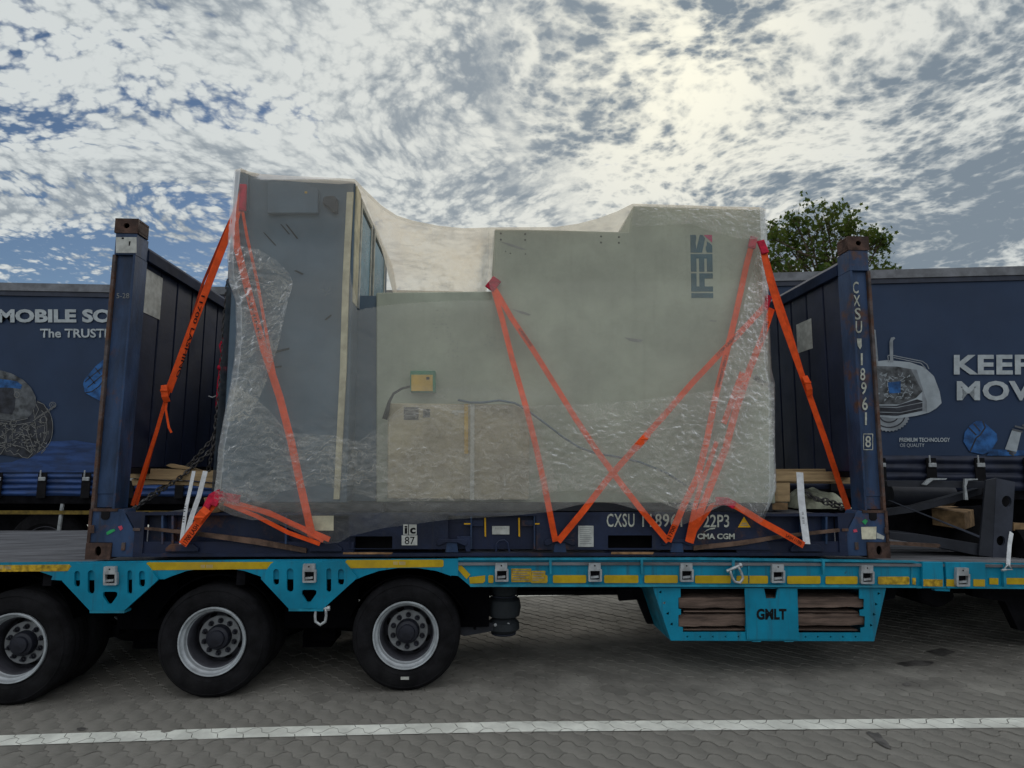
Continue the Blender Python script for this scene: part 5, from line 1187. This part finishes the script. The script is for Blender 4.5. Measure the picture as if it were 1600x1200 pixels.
def curtain_trailer(P0, d, s0, s1, name, label, ztop, zfold, zbot, buckle_px, buckle_y, zroof0, uvfold):
    o, uv = side_frame_of(P0, d, name, label)
    W_ = 2.55
    # curtain: shallow vertical waves
    mb = MB(); NXc = int((s1-s0)/.08); rows = [ztop, ztop-.3, (ztop+zfold)/2, zfold+.3, zfold+.08, zfold]
    for j, z in enumerate(rows):
        for i in range(NXc+1):
            s = s0+(s1-s0)*i/NXc; a = .012*noise.noise(Vector((s*1.2, z*.5, 3)))+.004*math.sin(s*9)*(j > 3)
            mb.v.append((s, a, z))
    for j in range(len(rows)-1):
        for i in range(NXc): q = j*(NXc+1)+i; mb.f.append((q, q+1, q+NXc+2, q+NXc+1)); mb.m.append(0)
    cu = lpart('curtain', mb, 'curtain', o, smooth=True)
    # gathered bottom folds
    mb = MB(); m_ = MATS['curtain_blue']; nr = 26
    for j in range(nr+1):
        v = j/nr; z = zfold+(zbot-zfold)*v
        for i in range(NXc+1):
            s = s0+(s1-s0)*i/NXc; ph = v*PI*(4 if s0 < 0 else 6); off = -.035*abs(math.sin(ph))-.015*noise.noise(Vector((s*2.5, v*6, 1)))-.01*math.sin(s*5.2)**2
            mb.v.append((s, off, z))
    for j in range(nr):
        for i in range(NXc): q = j*(NXc+1)+i; mb.f.append((q, q+1, q+NXc+2, q+NXc+1)); mb.m.append(0)
    lpart('curtain_hem', mb, uvfold, cu, smooth=True)
    mb = MB(); mb.box(s0, s1, -.035, .05, zroof0-.11, zroof0); mb.box(s0, s1, .05, W_, zroof0-.04, zroof0+.002); lpart('roof_rail', mb, 'roof_rail', o)
    mb = MB(); mb.box(s0, s1, -.02, .04, ztop, zroof0-.112); lpart('curtain_track', mb, 'roof_dark', o)
    mb = MB(); mb.box(s0, s1, .06, W_-.02, zbot-.02, zbot+.12); mb.box(s0, s1, .5, .62, zbot-.42, zbot-.02); mb.box(s0, s1, 1.9, 2.02, zbot-.42, zbot-.02); mb.box(s0, s1, -.005, .06, zbot-.10, zbot+.02); lpart('chassis', mb, 'black', o)
    mb = MB(); mb.box(s0, s1, W_-.02, W_, zbot+.1, zroof0-.03); mb.box(s0-.02, s0, .0, W_, zbot, zroof0); mb.box(s1, s1+.02, .0, W_, zbot, zroof0); lpart('body_panel', mb, 'curtain_dark', o)
    for px in buckle_px:
        s, z = uv(px, buckle_y); mb = MB(); mb.box(s-.055, s+.055, -.075, -.06, zbot-.02, z+.05); b = lpart('tie_strap', mb, 'ink', o)
        mb = MB(); mb.box(s-.04, s+.05, -.095, -.076, z-.06, z-.01); mb.box(s-.03, s-.01, -.09, -.076, z-.01, z+.08); lpart('buckle', mb, 'galv', b, bevel=.005)
    return o, uv, cu
def far_wheel(o, s, r_=.50, yoff=.1):
    wr_ = bpy.data.objects.new('wheel', None); col.objects.link(wr_); wr_.parent = o; wr_.location = (s, yoff, r_); wr_.empty_display_size = .1
    mb = MB(); mb.lathe([(.29, .02), (.33, -.01), (.44, -.01), (r_-.02, .03), (r_, .08), (r_, .24), (r_-.03, .30), (.29, .28)], (0, 0, 0), 40, closed=True); lpart('tyre', mb, 'tyre', wr_, smooth=35)
    mb = MB(); mb.lathe([(.295, .02), (.28, .02), (.26, .12), (.17, .14), (.15, .10), (0, .09)], (0, 0, 0), 32); lpart('rim', mb, 'rim_dish', wr_, smooth=35)
# left trailer
Lo, Luv, Lcu = curtain_trailer((-4.0, 4.02), (1, .0), -6.0, 7.2, 'curtain_trailer', 'dark blue curtain-sided trailer reading MOBILE behind the left post', 0, 0, 0, [], 0, 4.11, 'curtain_blue') if False else (None, None, None)
P0L = (-4.0, 4.02); _o = Vector((P0L[0], P0L[1], 0))
def zc(px, py, P, d):
    d = Vector((d[0], d[1], 0)).normalized(); n = Vector((d.y, -d.x, 0)); r = ray(px, py); t = (Vector((P[0], P[1], 0))-CAM).dot(n)/r.dot(n); return (CAM+r*t).z+LIFT
dL = (1, .0); dR = (.987, -.162); P0R = (6.0, 2.97)
Lo, Luv, Lcu = curtain_trailer(P0L, dL, -6.0, 6.6, 'curtain_trailer', 'dark blue curtain-sided trailer printed MOBILE SO, behind the left post', zc(60, 463, P0L, dL), zc(60, 740, P0L, dL), zc(60, 775, P0L, dL), [-65, 3, 72, 140, 208, 285], 744, zc(60, 443.5, P0L, dL), 'curtain_blue')
Ro, Ruv, Rcu = curtain_trailer(P0R, dR, -.6, 9.5, 'curtain_trailer', 'dark blue curtain-sided trailer printed KEEP MOV, behind the right post', zc(1480, 441, P0R, dR), zc(1480, 712, P0R, dR), zc(1480, 766, P0R, dR), [1300, 1372, 1450, 1525, 1601], 722, zc(1480, 420, P0R, dR), 'curtain_dark')
f = lambda pts, y=-.016, uv=Luv, mb=None: lp_poly(mb or MB(), uv, pts, y)
# left print
ltext(Luv, 'MOBILE SO', -2, 483.5, 176, 504.5, -.020, 'print_white', Lcu, bold=.045)
ltext(Luv, 'The TRUSTE', 64, 514, 174, 528, -.020, 'print_white', Lcu, bold=.025)
def strokes(uv, lines, wpx, y, m, parent, nm='curtain_print'):
    mb = MB()
    for ln in lines:
        for (a, b), (c_, d_) in zip(ln[:-1], ln[1:]):
            L_ = math.hypot(c_-a, d_-b) or 1; nx, ny = -(d_-b)/L_*wpx/2, (c_-a)/L_*wpx/2; lp_poly(mb, uv, [(a+nx, b+ny), (c_+nx, d_+ny), (c_-nx, d_-ny), (a-nx, b-ny)], y, .001)
    return lpart(nm, mb, m, parent)
def arcp(cx_, cy_, rx, ry, a0, a1, n_=14): return [(cx_+rx*math.cos(R(a0+(a1-a0)*k/n_)), cy_+ry*math.sin(R(a0+(a1-a0)*k/n_))) for k in range(n_+1)]
hood = [(-60, 578)]+[(0, 578), (20, 584), (38, 594), (50, 606), (57, 620), (58, 632), (52, 645), (45, 653), (20, 657), (-60, 650)]
lpart('curtain_print', lp_poly(MB(), Luv, hood, -.018), 'gfx_grey', Lcu)
lpart('curtain_print', lp_poly(MB(), Luv, [(-60, 606), (22, 606), (26, 622), (24, 640), (20, 648), (0, 645), (-60, 640)], -.0195), 'gfx_dark', Lcu)
lpart('curtain_print', lp_poly(MB(), Luv, [(-60, 590), (0, 592), (28, 596), (36, 602), (34, 608), (20, 606), (-60, 605)], -.021), 'gfx_blue', Lcu)
lpart('curtain_print', lp_poly(MB(), Luv, [(-60, 652), (20, 657), (45, 655), (60, 625), (72, 634), (82, 655), (84, 675), (72, 700), (48, 716), (40, 716), (-60, 700)], -.017), 'gfx_dark', Lcu)
rg = random.Random(3); LN = [[(58, 632), (62, 640), (55, 655)], [(55, 655), (88, 634)], [(53, 658), (86, 637)], [(0, 657), (20, 659), (45, 654)], [(0, 662), (28, 664), (50, 660)]]
LN += [arcp(66, 668, 18, 34, -60, 70), arcp(62, 668, 13, 28, -70, 80), arcp(84, 633, 5, 4.5, 0, 360), arcp(84, 633, 2.3, 2, 0, 360), arcp(70, 656, 5, 5, 0, 360), arcp(42, 667, 5, 4, 0, 360), arcp(28, 617, 4, 4.5, 0, 360), arcp(-12, 690, 22, 26, -40, 60)]
LN += [[(0, 700), (8, 698), (12, 706), (18, 704), (24, 711), (30, 708), (36, 714), (45, 716), (52, 709), (50, 696)], [(0, 692), (20, 694), (40, 700), (50, 708)], [(36, 672), (46, 702)], [(44, 672), (54, 700)], [(10, 660), (12, 692)], [(20, 664), (22, 690)], [(54, 640), (60, 690)], [(58, 690), (72, 700), (66, 706)], [(72, 662), (70, 690)], [(60, 628), (70, 632), (78, 645)]]
for k in range(90):
    a, b = rg.uniform(0, 76), rg.uniform(657, 705)
    LN.append([(a, b), (a+rg.uniform(-7, 7), b+rg.uniform(-5, 5)), (a+rg.uniform(-7, 7), b+rg.uniform(-5, 5))])
strokes(Luv, LN, .75, -.0215, 'gfx_line', Lcu)
lpart('curtain_print', lp_poly(MB(), Luv, [(131, 600), (134, 592), (150, 573), (170, 556), (180, 550), (180, 640), (160, 628), (134, 614)], -.018), 'gfx_blue', Lcu)
strokes(Luv, [[(134, 614), (145, 612), (156, 604), (166, 590)], [(134, 597), (160, 575)], [(138, 606), (164, 584)], [(150, 575), (158, 585)], [(140, 588), (150, 600)]], 1.4, -.0205, 'gfx_dark', Lcu)
lpart('curtain_print', lp_poly(MB(), Luv, [(20, 722), (62, 706), (80, 690), (118, 688), (160, 695), (178, 700), (178, 738), (60, 738), (-60, 738), (-60, 728)], -.0165), 'curtain_blue', Lcu)
strokes(Luv, [[(2, 746), (8, 728)], [(4, 746), (8, 730)]], 1, -.10, 'galv', Lo, 'strap_tail')
# right print
ltext(Ruv, 'KEEP', 1489, 555, 1612, 585.5, -.020, 'print_white', Rcu, bold=.035, spacing=1.06)
ltext(Ruv, 'MOV', 1493.5, 595.5, 1612, 626, -.020, 'print_white', Rcu, bold=.035, spacing=1.06)
ltext(Ruv, 'PREMIUM TECHNOLOGY', 1404, 684, 1483, 690.5, -.020, 'print_white', Rcu, bold=.02); ltext(Ruv, 'OE QUALITY', 1405, 693, 1443, 699.5, -.020, 'print_white', Rcu)
body = [(1360, 566), (1385, 563), (1420, 566), (1443, 574), (1458, 588), (1467, 612), (1470, 630), (1462, 638), (1450, 645), (1430, 650), (1400, 654), (1360, 650)]
lpart('curtain_print', lp_poly(MB(), Ruv, body, -.018), 'gfx_pale', Rcu)
lpart('curtain_print', lp_poly(MB(), Ruv, [(1360, 572), (1400, 573), (1422, 577), (1432, 590), (1440, 612), (1430, 622), (1405, 632), (1360, 632)], -.0195), 'gfx_grey', Rcu)
lpart('curtain_print', lp_poly(MB(), Ruv, [(1360, 634), (1400, 634), (1432, 624), (1444, 628), (1440, 642), (1400, 650), (1360, 648)], -.0195), 'gfx_dark', Rcu)
lpart('curtain_print', lp_poly(MB(), Ruv, [(1422, 577), (1431, 578), (1447, 628), (1447, 644), (1440, 642), (1440, 612)], -.0200), 'gfx_light', Rcu)
lpart('curtain_print', lp_poly(MB(), Ruv, [(1386, 598), (1406, 596), (1406, 614), (1388, 615)], -.0225), 'gfx_blue', Rcu)
lpart('curtain_print', lp_poly(MB(), Ruv, [(1388.5, 535), (1391, 528), (1396, 527), (1397.5, 529), (1394, 533), (1394.5, 566), (1389.5, 566)], -.021), 'gfx_light', Rcu)
lpart('curtain_print', lp_poly(MB(), Ruv, [(1365, 515), (1367, 516), (1371, 560), (1370, 640), (1365, 640)], -.0185), 'gfx_light', Rcu)
tr = []; 
for k in range(40):
    a = R(-20+200*k/39); rr2 = 1.0 if k % 2 else .93; tr.append((1388+33*rr2*math.cos(a), 648+27*rr2*math.sin(a)))
lpart('curtain_print', lp_poly(MB(), Ruv, tr, -.0165), 'gfx_light', Rcu)
strokes(Ruv, [arcp(1388, 648, 25, 20, -10, 180), arcp(1388, 648, 15, 12, -10, 180)], 2, -.0178, 'gfx_dark', Rcu)
strokes(Ruv, [[(1386, 556), (1390, 555), (1440, 565), (1447, 570), (1450, 577)], [(1395, 559), (1438, 568), (1445, 576)], [(1386, 556), (1387, 566)]], 1.3, -.0215, 'gfx_light', Rcu)
LN = []
for k in range(70):
    a, b = rg.uniform(1372, 1422), rg.uniform(585, 625); LN.append([(a, b), (a+rg.uniform(-5, 5), b+rg.uniform(-4, 4)), (a+rg.uniform(-5, 5), b+rg.uniform(-4, 4))])
strokes(Ruv, LN, .9, -.0215, 'gfx_pale', Rcu)
strokes(Ruv, [[(1370, 636), (1400, 637), (1445, 628)], [(1370, 644), (1405, 645), (1446, 636)]], 1.2, -.0215, 'gfx_light', Rcu)
lpart('curtain_print', lp_poly(MB(), Ruv, [(1504, 690), (1506, 676), (1514, 665), (1524, 658), (1534, 658), (1556, 678), (1557, 688), (1546, 706), (1534, 710), (1514, 706)], -.018), 'gfx_blue', Rcu)
strokes(Ruv, [[(1534, 658), (1538, 668), (1530, 680), (1524, 684), (1514, 706)], [(1512, 668), (1524, 680)], [(1520, 662), (1530, 674)]], 2.2, -.0195, 'gfx_dark', Rcu)
lpart('curtain_print', lp_poly(MB(), Ruv, [(1569, 702), (1580, 672), (1594, 676), (1587, 706)], -.018), 'gfx_pale', Rcu)
strokes(Ruv, [[(1580, 671), (1596, 675)], [(1584, 666), (1600, 670)], [(1596, 664), (1610, 672)], [(1572, 704), (1586, 708)], [(1575, 708), (1583, 711)]], 3, -.0195, 'gfx_grey', Rcu)
lpart('curtain_print', lp_poly(MB(), Ruv, [(1540, 712), (1548, 702), (1600, 704), (1680, 706), (1680, 712)], -.0168), 'gfx_blue', Rcu)
# running gear of the trailers behind
for s in (1.05, -.30, -1.65): far_wheel(Lo, s)
for s in (6.2, 7.5): far_wheel(Ro, s)
s_, z_ = Luv(60, 800); mb = MB(); mb.box(-6, 6.6, -.01, 0, z_-.03, z_+.02); lpart('reflective_strip', mb, 'tape_faded', Lo)
a = Luv(97, 783); b = Luv(90, 834); mb = MB(); mb.tube([(a[0], .02, a[1]), (b[0], .02, b[1])], .025, 8); lpart('guard_rail_post', mb, 'galv', Lo)
mb = MB(); mb.box(-6, Luv(95, 800)[0], .35, .42, .25, .98); lpart('side_skirt', mb, 'black', Lo)
mb = MB(); mb.box(3.0, 6.4, .10, .9, .45, 1.0); lpart('pallet_box', mb, 'black', Lo, bevel=.02)
mb = MB(); mb.box(-.4, 2.2, .3, 2.2, .55, 1.05); lpart('equipment_box', mb, 'black', Ro, bevel=.02)
mb = MB(); mb.box(-.5, 9.3, 2.35, 2.42, .30, 1.05); lpart('side_skirt', mb, 'black', Ro)  # added along the far side to block light from behind
mb = MB(); mb.box(4.6, 8.5, .3, .4, .35, 1.05); lpart('side_skirt', mb, 'black', Ro)
mb = MB(); mb.box(2.4, 6.5, 2.35, 2.42, .25, 1.0); lpart('side_skirt', mb, 'black', Lo)  # also added on the far side, keeps back light off the ground
for s in (1.4, 2.7): far_wheel(Ro, s, yoff=1.9)
for s in (4.2, 5.5): far_wheel(Lo, s, yoff=1.9)

# ------------------------------------------------------------------ tree beyond the trailers
rt = random.Random(11)
tb = Vector((12.1, 11.0, gz(12.1)))
tree = thing('plane_tree', 'leafy green tree rising behind the trailers between the press and the right post', 'tree', tb)
top = at(1290, 308, 11.0); cc0 = at(1288, 415, 11.0)
mb = MB(); trunk = [(tb.x, tb.y, tb.z), (tb.x+.05, tb.y, tb.z+2.2), (tb.x-.05, tb.y+.05, tb.z+4.4), (tb.x, tb.y, cc0.z+.1)]
mb.tube(trunk, [.19, .15, .12, .08], 12); part('trunk', mb, 'bark', tree, smooth=True)
tips = []; bm_ = MB()
lobes = [(1290, 318, .50), (1262, 330, .42), (1318, 338, .42), (1235, 352, .45), (1340, 372, .36), (1212, 375, .42), (1368, 362, .22), (1378, 356, .12), (1285, 352, .6), (1250, 385, .6), (1305, 385, .6), (1215, 410, .5), (1345, 400, .4), (1270, 420, .7), (1320, 425, .6), (1385, 412, .16), (1372, 418, .25), (1230, 435, .6), (1290, 450, .8), (1350, 440, .5), (1330, 330, .12), (1325, 320, .10), (1243, 318, .16), (1207, 330, .10), (1205, 350, .28), (1202, 395, .4), (1360, 352, .10)]
leaf = MB()
for (px, py, r_) in lobes:
    c = at(px, 344+(py-318)*.85, 11.0+rt.uniform(-.8, .8)); base = Vector(trunk[2]).lerp(Vector(trunk[3]), rt.uniform(.1, 1)); base = Vector((tb.x, tb.y, min(c.z-.3, base.z)))
    mid = base.lerp(c, .5)+Vector((rt.uniform(-.15, .15), rt.uniform(-.15, .15), -.1)); bm_.tube([base, mid, c], [.045, .028, .010], 6)
    for k in range(int(10+r_*22)):
        e = c+Vector((rt.gauss(0, 1), rt.gauss(0, 1), rt.gauss(0, .8)))*r_*.62; bm_.tube([mid.lerp(c, rt.uniform(.3, 1)), e], [.008, .004], 4)
        for q in range(int(5+r_*10)):
            p = e+Vector((rt.gauss(0, 1), rt.gauss(0, 1), rt.gauss(0, 1)))*.10; sz = rt.uniform(.040, .078)
            u = Vector((rt.gauss(0, 1), rt.gauss(0, 1), rt.gauss(0, .5))).normalized(); v = u.cross(Vector((rt.gauss(0, 1), rt.gauss(0, 1), rt.gauss(0, 1)))).normalized(); nrm = u.cross(v)
            sh = [(0, -1), (.35, -.55), (.95, -.35), (.50, .10), (.62, .65), (.15, .45), (0, 1.15), (-.15, .45), (-.62, .65), (-.50, .10), (-.95, -.35), (-.35, -.55)]
            leaf.add([p+(u*a+v*b+nrm*abs(a)*.25)*sz for a, b in sh], [tuple(range(12))])
part('branches', bm_, 'bark', tree); cr = part('crown', leaf, 'leaf', tree, recalc=False); cr['kind'] = 'stuff'

# ------------------------------------------------------------------ lift everything so that the paving lies at height zero
for o in list(sc.objects):
    if o.parent is None and o is not cam and o.type != 'LIGHT': o.location.z += LIFT
